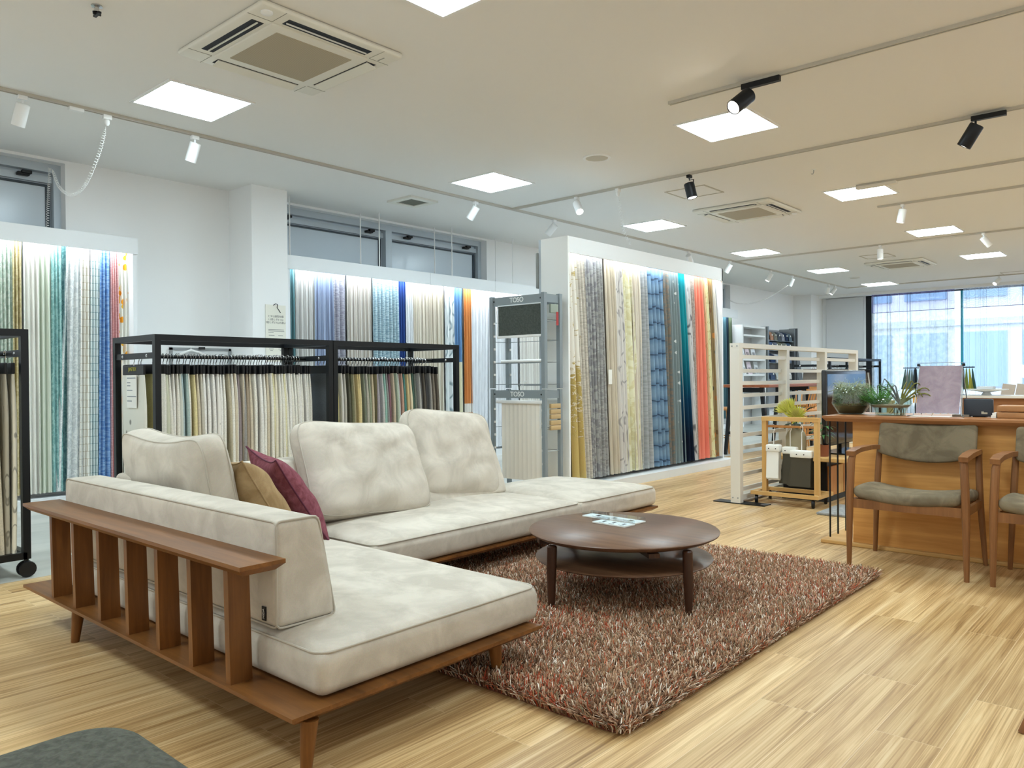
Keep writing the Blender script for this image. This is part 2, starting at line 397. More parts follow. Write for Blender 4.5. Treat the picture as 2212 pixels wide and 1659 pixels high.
def T(name, label, cat, loc=(0,0,0), group=None):
    o = bpy.data.objects.new(name, None); o.empty_display_size = .1; COL.objects.link(o); o.location = loc
    return tag(o, label, cat, group)
def S(name, mb, m, smooth=0): return tag(mb.build(name, m, None, smooth), kind='structure')
def kids(o): return [c for c in bpy.data.objects if c.parent == o]
def copy_tree(o, parent=None):
    c = o.copy(); COL.objects.link(c)
    if parent: c.parent = parent
    for ch in kids(o): copy_tree(ch, c)
    return c
def text(body, size, loc, rot, m, parent, extrude=.0006, name='lettering', align='CENTER', bold=0.0):
    cu = bpy.data.curves.new(name,'FONT'); cu.body = body; cu.size = size; cu.extrude = extrude; cu.offset = bold*size; cu.align_x = align; cu.align_y = 'CENTER'
    tmp = bpy.data.objects.new(name, cu); COL.objects.link(tmp)
    dg = bpy.context.evaluated_depsgraph_get(); me = bpy.data.meshes.new_from_object(tmp.evaluated_get(dg)); bpy.data.objects.remove(tmp)
    me.name = name; me.materials.clear(); me.materials.append(m)
    me.transform(Matrix.Translation(Vector(loc)-wloc(parent)) @ Euler(rot).to_matrix().to_4x4())
    o = bpy.data.objects.new(name, me); COL.objects.link(o); o.parent = parent; return o
ORD = 'first second third fourth fifth sixth seventh eighth ninth tenth eleventh twelfth thirteenth fourteenth fifteenth sixteenth seventeenth eighteenth nineteenth'.split()
def ordinal(i):
    if i < 19: return ORD[i]
    t, u = divmod(i+1, 10); tens = {2:'twent',3:'thirt',4:'fort',5:'fift',6:'sixt',7:'sevent'}[t]
    return tens+'ieth' if u == 0 else tens+'y-'+ORD[u-1]
# ------------------------------------------------------------ the room
def rect_wall(name, x0,x1, segs, m):
    b = MB()
    for y0,y1,z0,z1 in segs: b.box(x0,x1,y0,y1,z0,z1)
    return S(name, b, m)
S('floor', MB().box(-4.83,2.6,-2.2,20.2,-.1,0), M['floor'])
S('floor_aisle', MB().box(-7.95,-4.83,-2.2,20.2,-.1,0), M['aisle'])
S('ceiling', MB().box(-7.95,2.6,-2.2,20.2,CZ,CZ+.12), M['ceil'])
WINS = [(-1.0,2.62),(4.62,8.12),(11.6,15.75)]
segs = []; y = -2.2
for a,b in WINS: segs += [(y,a,0,CZ),(a,b,0,.55),(a,b,3.035,CZ)]; y = b
segs.append((y,20.2,0,CZ))
rect_wall('wall_left', -7.95,-7.65, segs, M['wall'])
S('wall_pier', MB().box(-7.65,-7.2,4.19,4.6,0,CZ), M['wall'])
S('wall_pier_far', MB().box(-7.65,-7.21,19.2,20.0,0,CZ), M['wall'])
b = MB().box(-7.65,-6.18,20.0,20.2,0,CZ).box(-6.18,2.6,20.0,20.2,3.045,CZ)
S('wall_far', b, M['wall'])
b = MB().box(2.6,2.8,-2.2,-1.0,0,CZ).box(2.6,2.8,-1.0,19.0,2.95,CZ).box(2.6,2.8,-1.0,19.0,0,.12).box(2.6,2.8,19.0,20.2,0,CZ)
for yy in (3.0,7.0,11.0,15.0): b.box(2.62,2.78,yy-.1,yy+.1,.12,2.95)
S('wall_right', b, M['wall'])
tag(MB().box(2.69,2.70,-1.0,19.0,.12,2.95).build('window_5', M['tinted'], None, 0), kind='structure')  # added window, out of view, to let fill daylight in
b = MB().box(-7.95,-7.0,-2.4,-2.2,0,CZ).box(-7.0,2.0,-2.4,-2.2,2.95,CZ).box(-7.0,2.0,-2.4,-2.2,0,.12).box(2.0,2.8,-2.4,-2.2,0,CZ)
for xx in (-4.0,-1.0): b.box(xx-.1,xx+.1,-2.38,-2.22,.12,2.95)
S('wall_back', b, M['wall'])
tag(MB().box(-7.0,2.0,-2.31,-2.30,.12,2.95).build('window_6', M['tinted'], None, 0), kind='structure')  # unseen window added behind the camera to brighten ceiling and sofa
S('trim_far_header', MB().box(-7.21,2.6,19.72,20.0,3.0,CZ), M['wall'])
def side_window(n, y0, y1, mull):
    w = S('window_%d' % n, MB().box(-7.86,-7.84,y0,y1,.55,3.035), M['frost'])
    f = MB()
    f.box(-7.84,-7.76,y0,y1,2.96,3.035).box(-7.84,-7.72,y0,y1,.55,.61)
    for yy in (y0,y1-.06): f.box(-7.84,-7.76,yy,yy+.06,.61,2.96)
    for yy in mull: f.box(-7.84,-7.75,yy-.05,yy+.05,.61,2.96)
    f.box(-7.84,-7.80,y0+.06,y1-.06,2.87,2.93)
    f.build('window_frame', M['alu'], w, 0)
    g = MB(); ed = [y0]+list(mull)+[y1]
    for a,b in zip(ed[:-1],ed[1:]):
        aa, bb = a+.07, b-.07
        g.box(-7.838,-7.825,aa,bb,2.84,2.86); g.box(-7.838,-7.825,aa,aa+.02,.61,2.84); g.box(-7.838,-7.825,bb-.035,bb,.61,2.84)
    g.build('window_gasket', M['alu_dark'], w, 0)
    for a,b in zip(ed[:-1],ed[1:]):
        for yy in (a+.32, b-.3):
            MB().rbox(-7.80,-7.74,yy-.05,yy+.05,2.895,2.925,.01).rbox(-7.77,-7.72,yy-.02,yy+.06,2.91,2.94,.008).build('window_latch', M['black_plastic'], w)
side_window(1, *WINS[0], [.9]); side_window(2, *WINS[1], [6.42]); side_window(3, *WINS[2], [13.6])
# far shop window
w = S('window_4', MB().box(-6.1,2.6,20.08,20.09,.02,3.045), M['glass'])
f = MB().box(-6.18,-6.05,20.0,20.16,0,3.045)
f.box(-6.05,2.6,20.0,20.14,2.98,3.045).box(-6.05,2.6,20.0,20.14,0,.06)
f.build('window_frame', M['black_steel'], w, 0)
for xx in (-4.12,-2.0,.2): MB().box(xx-.022,xx+.022,20.03,20.13,.06,2.98).build('window_mullion', mat('teal glass edge', (40,150,170), .2), w, 0)
o = S('trim_roller_blind', MB().box(-7.1,-6.22,19.93,19.945,.5,2.98), mat('grey roller blind', (206,208,210), .7))
# street outside
S('ground_street', MB().box(-40,40,20.25,60,-.25,-.15), mat('street asphalt', (120,124,130), .8))
bd = S('exterior_building', MB().box(-30,20,34,44,-.2,24), mat('pale facade', (214,222,232), .7))
fm = mat('blue office glass', (120,160,196), .15, spec=.6); fb = mat('facade band', (176,190,204), .6)
for fl in range(6):
    g = MB()
    for k in range(24): g.box(-29+2*k,-27.5+2*k,33.9,34.02,.6+3.4*fl,2.7+3.4*fl)
    g.build('facade_glazing', fm, bd, 0)
    MB().box(-30,20,33.8,34.0,2.95+3.4*fl,3.2+3.4*fl).build('facade_band', fb, bd, 0)
# ------------------------------------------------------------ ceiling fittings
LG = 'square light panels in the ceiling'
def light_panel(x, y, label):
    t = T('ceiling_light', label, 'ceiling light', (x,y,CZ), LG)
    h = .31; b = MB()
    for a in ((-h,h,-h,-h+.022),(-h,h,h-.022,h),(-h,-h+.022,-h+.022,h-.022),(h-.022,h,-h+.022,h-.022)):
        b.box(x+a[0],x+a[1],y+a[2],y+a[3],CZ-.008,CZ)
    b.build('light_frame', M['white'], t, 0)
    MB().box(x-h+.022,x+h-.022,y-h+.022,y+h-.022,CZ-.004,CZ-.001).build('diffuser', M['lamp_panel'], t, 0)
for x,y,l in [(-5.38,2.68,'lit square ceiling panel between the long track and the large air conditioner'),
    (-2.82,2.68,'lit square ceiling panel cut by the top edge of the picture'),
    (-2.82,5.78,'lit square ceiling panel just behind the black spotlight with glowing lens'),
    (-5.40,5.82,'lit square ceiling panel next to the junction of two tracks'),
    (-5.40,8.93,'lit square ceiling panel above the tall white curtain display'),
    (-2.79,8.87,'lit square ceiling panel with a slim track driver above its edge'),
    (-5.40,12.03,'lit square ceiling panel over the far end of the tall curtain display'),
    (-2.79,11.99,'lit square ceiling panel under the short track carrying one white spotlight'),
    (-5.32,15.04,'lit square ceiling panel in front of the furthest air conditioner'),
    (-2.77,15.02,'lit square ceiling panel before the furthest white spotlight pair, by the window side'),
    (-5.30,18.07,'small far lit ceiling panel in front of the purple curtain'),
    (-.2,2.68,'ceiling panel over the open floor in front of the counter'),(-.2,5.8,'ceiling panel over the counter chairs'),(-.2,8.9,'ceiling panel over the desk behind the counter'),
    (-.2,12.0,'ceiling panel over the far desks'),(-5.38,-.45,'ceiling panel over the aisle beside the near black rack'),(-2.8,-.45,'ceiling panel over the charcoal ottoman')]:
    light_panel(x,y,l)
def unlit_hatch(x0,x1,y0,y1,label):
    t = T('ceiling_hatch', label, 'hatch', ((x0+x1)/2,(y0+y1)/2,CZ), 'square access hatches')
    b = MB()
    for a in ((x0,x1,y0,y0+.018),(x0,x1,y1-.018,y1),(x0,x0+.018,y0+.018,y1-.018),(x1-.018,x1,y0+.018,y1-.018)): b.box(*a,CZ-.006,CZ)
    b.build('hatch_frame', mat('hatch aluminium', (188,182,166), .5), t, 0)
    MB().box(x0+.018,x1-.018,y0+.018,y1-.018,CZ-.002,CZ).build('hatch_panel', M['ceil'], t, 0)
unlit_hatch(-4.335,-3.865,7.385,7.83,'square access hatch beside the small black spotlight')
unlit_hatch(-4.31,-3.86,13.6,14.05,'square access hatch by the far air conditioner')
unlit_hatch(-3.0,-2.35,17.82,18.3,'pale ceiling hatch close to the patterned sheer curtain')
def aircon(x, y, label, sensor):
    t = T('air_conditioner', label, 'air conditioner', (x,y,CZ), 'cassette air conditioners')
    h = .475
    MB().rbox(x-h,x+h,y-h,y+h,CZ-.035,CZ,.02,n=2,m=3).build('casing', M['ac'], t)
    g = .29
    MB().rbox(x-g-.035,x+g+.035,y-g-.035,y+g+.035,CZ-.046,CZ-.03,.012,n=3,m=3).build('intake_frame', M['ac'], t)
    MB().box(x-g+.035,x+g-.035,y-g+.035,y+g-.035,CZ-.049,CZ-.04).build('grille', M['grille'], t, 0)
    for k,(dx,dy) in enumerate(((1,0),(-1,0),(0,1),(0,-1))):
        cx, cy = x+dx*.385, y+dy*.385; hx, hy = (.036,.28) if dx else (.28,.036)
        sl = MB().box(cx-hx,cx+hx,cy-hy,cy+hy,CZ-.0365,CZ-.03).build('outlet', M['slot_shade'], t, 0); fl = MB()  # outlet is a solid slab; the slot's shade is its dark colour
        # every flap hangs tilted the same way: the slots toward the viewer stand open, the other two are covered
        if (dx,dy) == (1,0): fl.box(cx-.012,cx-.004,cy-.27,cy+.27,CZ-.042,CZ-.036)
        elif (dx,dy) == (0,-1): fl.box(cx-.27,cx+.27,cy-.002,cy+.006,CZ-.042,CZ-.036)
        elif dx: fl.bar((cx-.004,cy-.275,CZ-.046),(cx-.004,cy+.275,CZ-.046),.07,.006,up=(-.22,0,1))
        else: fl.bar((cx-.275,cy+.004,CZ-.046),(cx+.275,cy+.004,CZ-.046),.07,.006,up=(0,.22,1))
        fl.build('flap', M['ac'], sl, 0)
    MB().lathe([(.032,0),(.032,.008),(.024,.014),(.0,.016)],(x+sensor[0]*.41,y+sensor[1]*.41,CZ-.034),20,(0,0,-1)).build('sensor', M['white'], t)
    q = MB()
    for sx in (-1,1):
        for sy in (-1,1):
            q.bar((x+sx*.33,y+sy*.475,CZ-.0355),(x+sx*.33,y+sy*.33,CZ-.0355),.003,.002).bar((x+sx*.475,y+sy*.33,CZ-.0355),(x+sx*.33,y+sy*.33,CZ-.0355),.003,.002)
    q.build('panel_joint', M['ac_line'], t, 0)
    MB().box(x+.34,x+.40,y+.385,y+.393,CZ-.0362,CZ-.035).build('maker_mark', M['ac_line'], t, 0)
aircon(-4.12,2.67,'large ceiling air conditioner with tan grille between two lit panels',(1,-1))
aircon(-4.09,8.88,'mid-distance ceiling air conditioner beyond the square access hatch',(1,1))
aircon(-4.04,14.98,'furthest ceiling air conditioner, small above the white partition',(1,1))
t = T('ceiling_vent','square ceiling vent with dark mesh by the wall window','vent',(-6.6,5.81,CZ))
b = MB()
for a in ((-.2,.2,-.2,-.13),(-.2,.2,.13,.2),(-.2,-.13,-.13,.13),(.13,.2,-.13,.13)): b.box(-6.6+a[0],-6.6+a[1],5.81+a[2],5.81+a[3],CZ-.022,CZ)
b.build('vent_frame', M['ac'], t, 0); MB().box(-6.73,-6.47,5.68,5.94,CZ-.012,CZ-.004).build('vent_mesh', mat('vent mesh', (104,106,96), .8), t, 0)
for x,y,l in [(-4.1,5.81,'round ceiling speaker grille near the middle of the ceiling'),(-5.32,16.55,'small round ceiling grille far back near the windows')]:
    t = T('ceiling_speaker',l,'speaker',(x,y,CZ),'round ceiling grilles')
    MB().lathe([(.125,0),(.125,.008),(.105,.012),(.1,.006)],(x,y,CZ),36,(0,0,-1)).build('rim', M['white'], t)
    MB().lathe([(.103,.001),(.1,.007),(0.0,.009)],(x,y,CZ),36,(0,0,-1)).build('mesh_cover', mat('speaker mesh', (196,190,176), .8), t)
t = T('sprinkler_head','small chrome fire sprinkler by the top edge over the aisle','sprinkler',(-4.37,1.66,CZ))
MB().lathe([(.028,0),(.028,.006),(.012,.01),(.012,.03),(.022,.032),(.022,.036),(0,.037)],(-4.37,1.66,CZ),20,(0,0,-1)).build('body', M['chrome'], t)
MB().box(-4.40,-4.33,1.652,1.668,CZ-.052,CZ-.042).box(-4.372,-4.366,1.64,1.68,CZ-.05,CZ-.03).build('deflector', M['black_plastic'], t, 0)
t = T('ceiling_hook','tiny hook screwed in the bare ceiling beyond the black spotlights','hook',(-2.81,7.57,CZ))
MB().lathe([(.02,0),(.02,.006),(0,.008)],(-2.81,7.57,CZ),16,(0,0,-1)).build('rose', M['white'], t)
MB().tube([(-2.81,7.57,CZ),(-2.81,7.57,CZ-.03),(-2.82,7.57,CZ-.045),(-2.835,7.57,CZ-.04)],.004,6).build('hook_wire', M['steel'], t)
# track rails
TR = mat('track rail paint', (196,192,181), .5)
def track(p, q, label):
    p, q = Vector((*p,CZ-.011)), Vector((*q,CZ-.011)); d = (q-p).normalized(); s = Vector((-d.y,d.x,0))*.0125
    t = T('lighting_track', label, 'track', ((p+q)/2).to_tuple()[:2]+(CZ,), 'lighting tracks')
    b = MB(); b.bar(p+s,q+s,.011,.022).bar(p-s,q-s,.011,.022); b.bar(p+Vector((0,0,.007)),q+Vector((0,0,.007)),.03,.006); b.build('rail', TR, t, 0)
    MB().bar(p-Vector((0,0,.001)),q-Vector((0,0,.001)),.012,.008).build('slot', mat('track slot', (96,92,84), .7), t, 0)
track((-6.05,-2.0),(-6.05,18.3),'long white lighting track running the length of the wall side')
track((-2.89,5.0),(2.5,5.03),'white lighting track carrying the black spotlight with glowing lens')
track((-6.03,6.86),(2.5,6.83),'white lighting track carrying two black spotlights and a coiled cord')
track((-2.72,8.52),(2.5,8.5),'thin white track that starts at the slim driver box')
track((-2.87,9.74),(2.5,9.66),'short-looking white track with one white spotlight')
track((-6.03,12.65),(2.5,12.4),'white lighting track passing before the furthest air conditioner')
track((-6.03,18.3),(2.5,18.05),'white lighting track close to the sheer window curtains')
MB().box(-2.72,-2.33,8.49,8.56,CZ-.045,CZ-.02).build('track_driver', M['offwhite'])
tag(bpy.data.objects['track_driver'],'slim white driver box on the track above a lit panel','track driver')
def spot(x, y, aim, label, black=False, lens='spot_dim', r=.043, L=.155, drop=.075, driver=None, bracket=False):
    t = T('spotlight', label, 'spotlight', (x,y,CZ-.022), 'black track spotlights' if black else 'white track spotlights')
    m = M['black_lamp'] if black else M['white']
    z = CZ-.022
    if driver:
        MB().bar((x+driver[0],y+.002,z-.018),(x+driver[1],y+.006,z-.018),.034,.036).build('driver', m, t, 0)
    else: MB().rbox(x-.018,x+.018,y-.03,y+.03,z-.03,z,.004,n=1,m=1).build('adapter', m, t, 0)
    d = Vector(aim).normalized(); pv = Vector((x,y,z-drop)); back = pv-d*.02
    if bracket:
        o = Vector((.045,0,0))
        MB().tube([(x,y,z-.02),(x,y,z-.05),Vector((x,y,z-.05))+o,Vector((x,y,z-.05))+o-Vector((0,0,.1)),pv+d*.06],.006,6).build('stem', m, t)
    else: MB().tube([(x,y,z-.02),(x,y,z-drop),pv+d*.03],.008,8).build('stem', m, t)
    h = MB().lathe([(.0,-.002),(r*.9,0),(r,.006),(r,L-.004),(r*.96,L),(r*.84,L-.004),(r*.84,L-.02)],back,24,d).build('head', m, t)
    MB().lathe([(r*.83,L-.0045),(0,L-.004)],back,24,d).build('lens', M[lens], h)
    return t
DN = (-.36,-.12,-.93)
for x,y,a,l in [(-6.05,1.81,DN,'white spotlight over the aisle beside the curtain display by the picture edge'),
    (-6.05,3.03,DN,'white spotlight hanging between the coiled cord and the wall pier'),
    (-6.05,6.25,(-.6,-.15,-.85),'white spotlight aimed at the wall display, near the square vent'),
    (-6.05,7.65,(-.75,-.1,-.75),'white spotlight just past the track junction, aimed at the wall'),
    (-6.05,11.03,(-.1,.7,-.6),'faint white spotlight above the middle of the tall display'),
    (-6.05,12.46,(-.5,-.1,-.85),'white spotlight above the far end of the tall curtain display'),
    (-6.05,14.13,(-.4,-.3,-.85),'small white spotlight before the one with the coiled cord'),
    (-6.05,15.15,(-.4,0,-.9),'small white spotlight over the coiled cord to the far wall'),
    (-6.05,17.1,(-.3,.2,-.9),'first of two tiny white spotlights at the end of the long track'),
    (-6.05,17.5,(-.5,-.3,-.8),'second of two tiny white spotlights at the end of the long track'),
    (-5.11,6.86,(.55,-.35,-.75),'white spotlight on the cross track near the hanging coiled cord'),
    (-2.60,9.74,(-.2,0,-.97),'white spotlight alone on the short-looking track'),
    (-3.67,12.56,(.0,0,-1),'white spotlight straight above the furthest air conditioner'),
    (-2.30,12.5,(.5,.4,-.75),'white spotlight turned sideways on the far cross track'),
    (-3.08,18.2,(-.45,-.6,-.62),'white lit spotlight close to the patterned sheer curtain')]:
    spot(x,y,a,l, lens='spot_on' if y > 18 and x > -4 else 'spot_dim')
spot(-2.29,4.99,(-.34,-.74,-.62),'black spotlight with glowing lens in front of a lit panel',True,'spot_on',.052,.175,.085,(-.04,.22))
spot(-1.30,6.80,(-.55,.05,-.86),'black spotlight with long driver, highest toward the counter side',True,'spot_dim',.052,.175,.085,(-.03,.2))
spot(-3.75,6.86,(.22,.05,-.97),'small black spotlight on a side bracket above the square hatch',True,'spot_dim',.05,.15,.10,None,True)
for x,y,a,e in [(-2.31,4.9,(-.31,-.70,-.75),25),(-1.30,6.78,(-.35,-.5,-.86),30),(-3.72,6.8,(.3,-.35,-.97),25),(-1.2,5.0,(.1,-.05,-.97),25),(.3,5.0,(-.25,-.1,-.97),25),(-1.0,3.2,(0,.1,-1),0)]:  # last two lit entries are added lamps without any fitting
    if not e: continue
    la = bpy.data.lights.new('spot_lamp','SPOT'); la.energy = e*.4; la.color = (1,.90,.76); la.spot_size = R(62); la.spot_blend = .7; la.shadow_soft_size = .04
    lo = bpy.data.objects.new('spot_lamp', la); COL.objects.link(lo); d = Vector(a).normalized()
    lo.location = Vector((x,y,CZ-.11))+d*.18; lo.rotation_euler = d.to_track_quat('-Z','Y').to_euler()
MB().rbox(-6.07,-6.03,2.1,2.2,CZ-.045,CZ-.02,.005,n=1,m=1).build('track_joint', M['white'])
tag(bpy.data.objects['track_joint'],'small white power joint on the long track beside the coiled cord','track joint')
def coil(pts, label, r=.011, turns=40, straight=(0,0), w=.0022, mcol='white', group='coiled white cords'):
    """helical cord along a smooth path"""
    P = [Vector(p) for p in pts]; N = 400; out = []
    def at(s):
        k = min(int(s*(len(P)-1)), len(P)-2); f = s*(len(P)-1)-k
        a,b,c,d = P[max(k-1,0)],P[k],P[k+1],P[min(k+2,len(P)-1)]
        return .5*((2*b)+(c-a)*f+(2*a-5*b+4*c-d)*f*f+(3*b-a-3*c+d)*f**3)
    n = turns*10
    for i in range(n+1):
        s = i/n; p = at(s); dd = at(min(s+.004,1))-at(max(s-.004,0)); u,v,_ = frame(dd)
        rr = r*min(1, max(0,(s-straight[0])*20), max(0,(1-straight[1]-s)*20)) if straight != (0,0) else r
        a = 2*math.pi*turns*s; out.append(p+(u*math.cos(a)+v*math.sin(a))*rr)
    o = MB().tube(out, w, 5).build('coiled_cord', M[mcol], None, 180)
    return tag(o, label, 'cord', group)
coil([(-6.05,2.36,CZ-.06),(-6.08,2.36,2.95),(-6.25,2.37,2.78),(-6.6,2.40,2.62),(-7.0,2.44,2.62),(-7.35,2.47,2.75),(-7.6,2.5,2.95)],'coiled white cord sagging from the long track to the wall window corner',turns=70,straight=(.16,0))
coil([(-7.6,2.48,2.96),(-7.6,2.47,2.8),(-7.6,2.46,2.6),(-7.59,2.45,2.38)],'coiled white cord hanging straight down inside the corner window',turns=34)
coil([(-4.57,6.85,CZ-.05),(-4.57,6.87,2.90),(-4.56,6.9,2.75),(-4.55,6.93,2.6),(-4.52,7.0,2.47)],'coiled white cord hanging from the cross track to the tall display',turns=22,straight=(.2,0),r=.014)
coil([(-7.6,15.5,2.72),(-7.3,15.4,2.60),(-6.9,15.3,2.58),(-6.5,15.2,2.68),(-6.08,15.15,2.9)],'coiled cord draped between the far wall and a small spotlight',turns=60,w=.004)
for p,l in [((-6.05,2.36,CZ-.055),'white cord plug on the long track over the sagging coiled cord'),((-4.57,6.85,CZ-.055),'white cord plug on the cross track over the hanging coiled cord')]:
    tag(MB().lathe([(.014,0),(.018,.01),(.018,.03),(.008,.045)],p,14,(0,0,-1)).rbox(p[0]-.02,p[0]+.02,p[1]-.03,p[1]+.03,p[2],p[2]+.034,.004,n=1,m=1).build('cord_plug', M['white']), l, 'plug', 'cord plugs')
# ------------------------------------------------------------ curtain displays along the walls
def curtain(y0,y1,b0,b1,x,zt,zb,m,label,group,seed,depth=.045,pleat=.075,xb=None,sheer_=False,name='curtain'):
    rnd = random.Random(seed); n = max(3, int((y1-y0)*1.0/pleat+.5)); xb = x if xb is None else xb
    ph = [rnd.uniform(-.25,.25) for _ in range(n+2)]; am = [rnd.uniform(.6,1.15) for _ in range(n+2)]; dr = [rnd.uniform(-.18,.18) for _ in range(n+2)]
    nu, nv = n*10, 16; vs = []; uv = []; fs = []
    for j in range(nv+1):
        t = j/nv; z = zt+(zb-zt)*t
        for i in range(nu+1):
            s = i/nu; k = s*n; q = int(min(k,n-1)); fr = k-q
            a0 = am[q]*(1-fr)+am[q+1]*fr; p0 = ph[q]*(1-fr)+ph[q+1]*fr; d0 = dr[q]*(1-fr)+dr[q+1]*fr
            ang = 2*math.pi*(k+p0+d0*t*t)
            tight = 1-.35*t
            wob = math.sin(ang)+.28*tight*math.sin(2*ang+1)
            off = depth*a0*(.55+.45*min(1,t*3))*wob*.5
            sk = s+.018*math.sin(2*ang)*(.6)
            yy = (y0+(y1-y0)*sk)*(1-t)+(b0+(b1-b0)*sk)*t
            ease = t**1.15
            vs.append((x+(xb-x)*ease+off, yy, z)); uv.append((s*(y1-y0)*2.1+seed*.37, z))
    w = nu+1
    for j in range(nv):
        for i in range(nu): fs.append((j*w+i, (j+1)*w+i, (j+1)*w+i+1, j*w+i+1))
    b = MB(); b.add(vs,fs); o = b.build(name, m, None, 180, uv)
    return tag(o, label, 'curtain', group)
def display(name, label, x_front, x_back, y0, y1, zt, zb_f, plinth_x, ends, rods=(), seams=(), fz=.012):
    t = T(name, label, 'display unit', ((x_front+x_back)/2,(y0+y1)/2,0), 'white curtain display units')
    MB().box(x_front-.02,x_front,y0,y1,zb_f,zt).build('fascia', M['panel_white'], t, 0)
    MB().box(x_back,x_front-.02,y0,y1,zt-.02,zt).build('top_board', M['panel_white'], t, 0)
    MB().box(x_back,plinth_x,y0-.0,y1+.0,0,.085).build('plinth', M['panel_white'], t, 0)
    MB().box(x_back,x_back+.015,y0,y1,.085,zt-.02).build('back_board', M['panel_white'], t, 0)
    for a in ends: MB().box(x_back+.001,x_front-.021,a-.018,a+.018,.0,zt-.021).build('side_panel', M['panel_white'], t, 0)
    MB().box(x_front-.07,x_front-.03,y0+.03,y1-.03,zt-.055,zt-.03).build('light_strip', M['strip'], t, 0)
    MB().box(x_front-.14,x_front-.11,y0+.03,y1-.03,zt-.05,zt-.02).build('curtain_rail', M['white'], t, 0)
    for xx,yy in rods: MB().tube([(xx,yy,zt-.02),(xx,yy,CZ)],.007,8).build('hanging_rod', M['white'], t)
    for yy in seams: MB().box(x_front-.001,x_front+.001,yy-.0015,yy+.0015,zb_f,zt).build('joint', mat('board joint', (176,180,182), .6), t, 0)
    return t
GA, GB, GE = 'curtains in the display by the aisle', 'curtains in the wall display behind the black rack', 'curtains in the tall display behind the sofa'
display('curtain_display','white wall display of pale and blue curtains cut by the picture edge',-7.34,-7.62,-.6,3.12,2.39,2.245,-7.40,[3.10])
display('curtain_display','long white wall display of curtains with rods to the ceiling, behind the black rack',-7.34,-7.62,4.69,10.6,2.42,2.27,-7.40,[4.71,10.58],
    [(-7.36,4.73),(-7.55,5.82),(-7.36,5.95),(-7.55,7.02),(-7.36,7.15),(-7.55,8.2),(-7.36,8.35)],[6.75,7.96])
display('curtain_display','far white wall display with green curtains behind the bar table',-7.34,-7.62,11.6,15.46,2.47,2.29,-7.40,[11.62])
t = T('curtain_display','tall free-standing white display of patterned curtains behind the sofa','display unit',(-4.55,7.3,0),'white curtain display units')
x0,x1,y0,y1,H = -4.72,-4.40,5.76,8.86,2.39
MB().box(x1-.02,x1,y0+.02,y1,H-.15,H).build('fascia', M['panel_white'], t, 0)
MB().box(x0,x1-.02,y0+.02,y1,H-.02,H).build('top_board', M['panel_white'], t, 0)
sp = MB().box(x0,x1-.005,y0,y0+.02,0,H).box(x1-.028,x1+.002,y0-.002,y0+.022,0,H); sp.build('side_panel', mat('side board grey white', (238,240,238), .4), t, 0)
MB().box(x0,x1,y1-.02,y1,0,H).build('side_panel', M['panel_white'], t, 0)
MB().box(x0,x0+.015,y0+.02,y1-.02,.08,H-.02).build('back_board', M['panel_white'], t, 0)
MB().box(x0-.03,x0,y0+.004,y0+.02,0,H).build('edge_post', M['alu'], t, 0)
MB().box(x0,-4.29,y0+.02,y1+.1,0,.08).build('plinth', M['panel_white'], t, 0)
MB().box(x1-.075,x1-.035,y0+.05,y1-.05,H-.05,H-.025).build('light_strip', M['strip'], t, 0)
MB().box(x1-.13,x1-.10,y0+.05,y1-.05,H-.05,H-.02).build('curtain_rail', M['white'], t, 0)
# display by the aisle
k = 0
for y0,y1,b0,b1,zb,c,l in [
 (1.55,1.88,1.50,1.86,.125,('plain',(205,212,206)),'pale grey curtain cut by the picture edge'),
 (1.88,2.05,1.86,2.06,.125,('damask',(186,196,190),(150,168,160),None,1.2),'silvery grey curtain with small leaf pattern behind the black rack post'),
 (2.05,2.14,2.05,2.13,.125,('damask',(176,190,176),(205,212,200),None,1.6),'sage green damask curtain beside the gold one'),
 (2.14,2.22,2.12,2.21,.125,('damask',(214,202,164),(194,180,136),None,1.6),'narrow gold curtain in the aisle display'),
 (2.22,2.33,2.21,2.33,.125,('plain',(236,234,226)),'plain white curtain beside the gold one'),
 (2.33,2.44,2.32,2.44,.125,('stripe',(222,226,212),(198,206,188)),'pale green-white striped curtain beside the teal one'),
 (2.44,2.53,2.42,2.53,.125,('damask',(130,172,170),(160,198,194),None,1.5),'teal curtain with pale sprigs in the aisle display'),
 (2.53,2.56,2.50,2.53,.125,('damask',(84,128,130),(120,160,160),None,1.5),'slim dark teal curtain edge'),
 (2.56,2.68,2.45,2.66,.125,('damask',(226,228,226),(202,206,206),None,2.2),'white lace-like curtain flaring out beyond the teal one'),
 (2.68,2.76,2.64,2.74,.125,('brick',(236,233,224),(208,198,180),None,1.3),'cream curtain with brown brick lines'),
 (2.76,2.84,2.73,2.81,.125,('brick',(222,230,228),(158,182,186),(204,222,222),1.3),'pale aqua curtain with grey-blue brick lines'),
 (2.84,2.93,2.80,2.92,.125,('slub',(98,136,190),(146,178,214),None,.8),'bright blue curtain with woven stripes'),
 (2.93,2.99,2.91,2.99,.125,('slub',(216,160,160),(232,190,188),None,1.5),'slim pink curtain between the blue and the floral one'),
 (2.99,3.09,2.98,3.08,.125,('floral',(240,238,230),(236,150,40),(226,186,60),1.7),'white curtain printed with orange and yellow flowers')]:
    k += 1; curtain(y0,y1,b0,b1,-7.47,2.33,zb,drape('drape a%d' % k,c[1],c[0],*c[2:]),l,GA,k,.05,.05 if y1-y0 < .13 else .06)
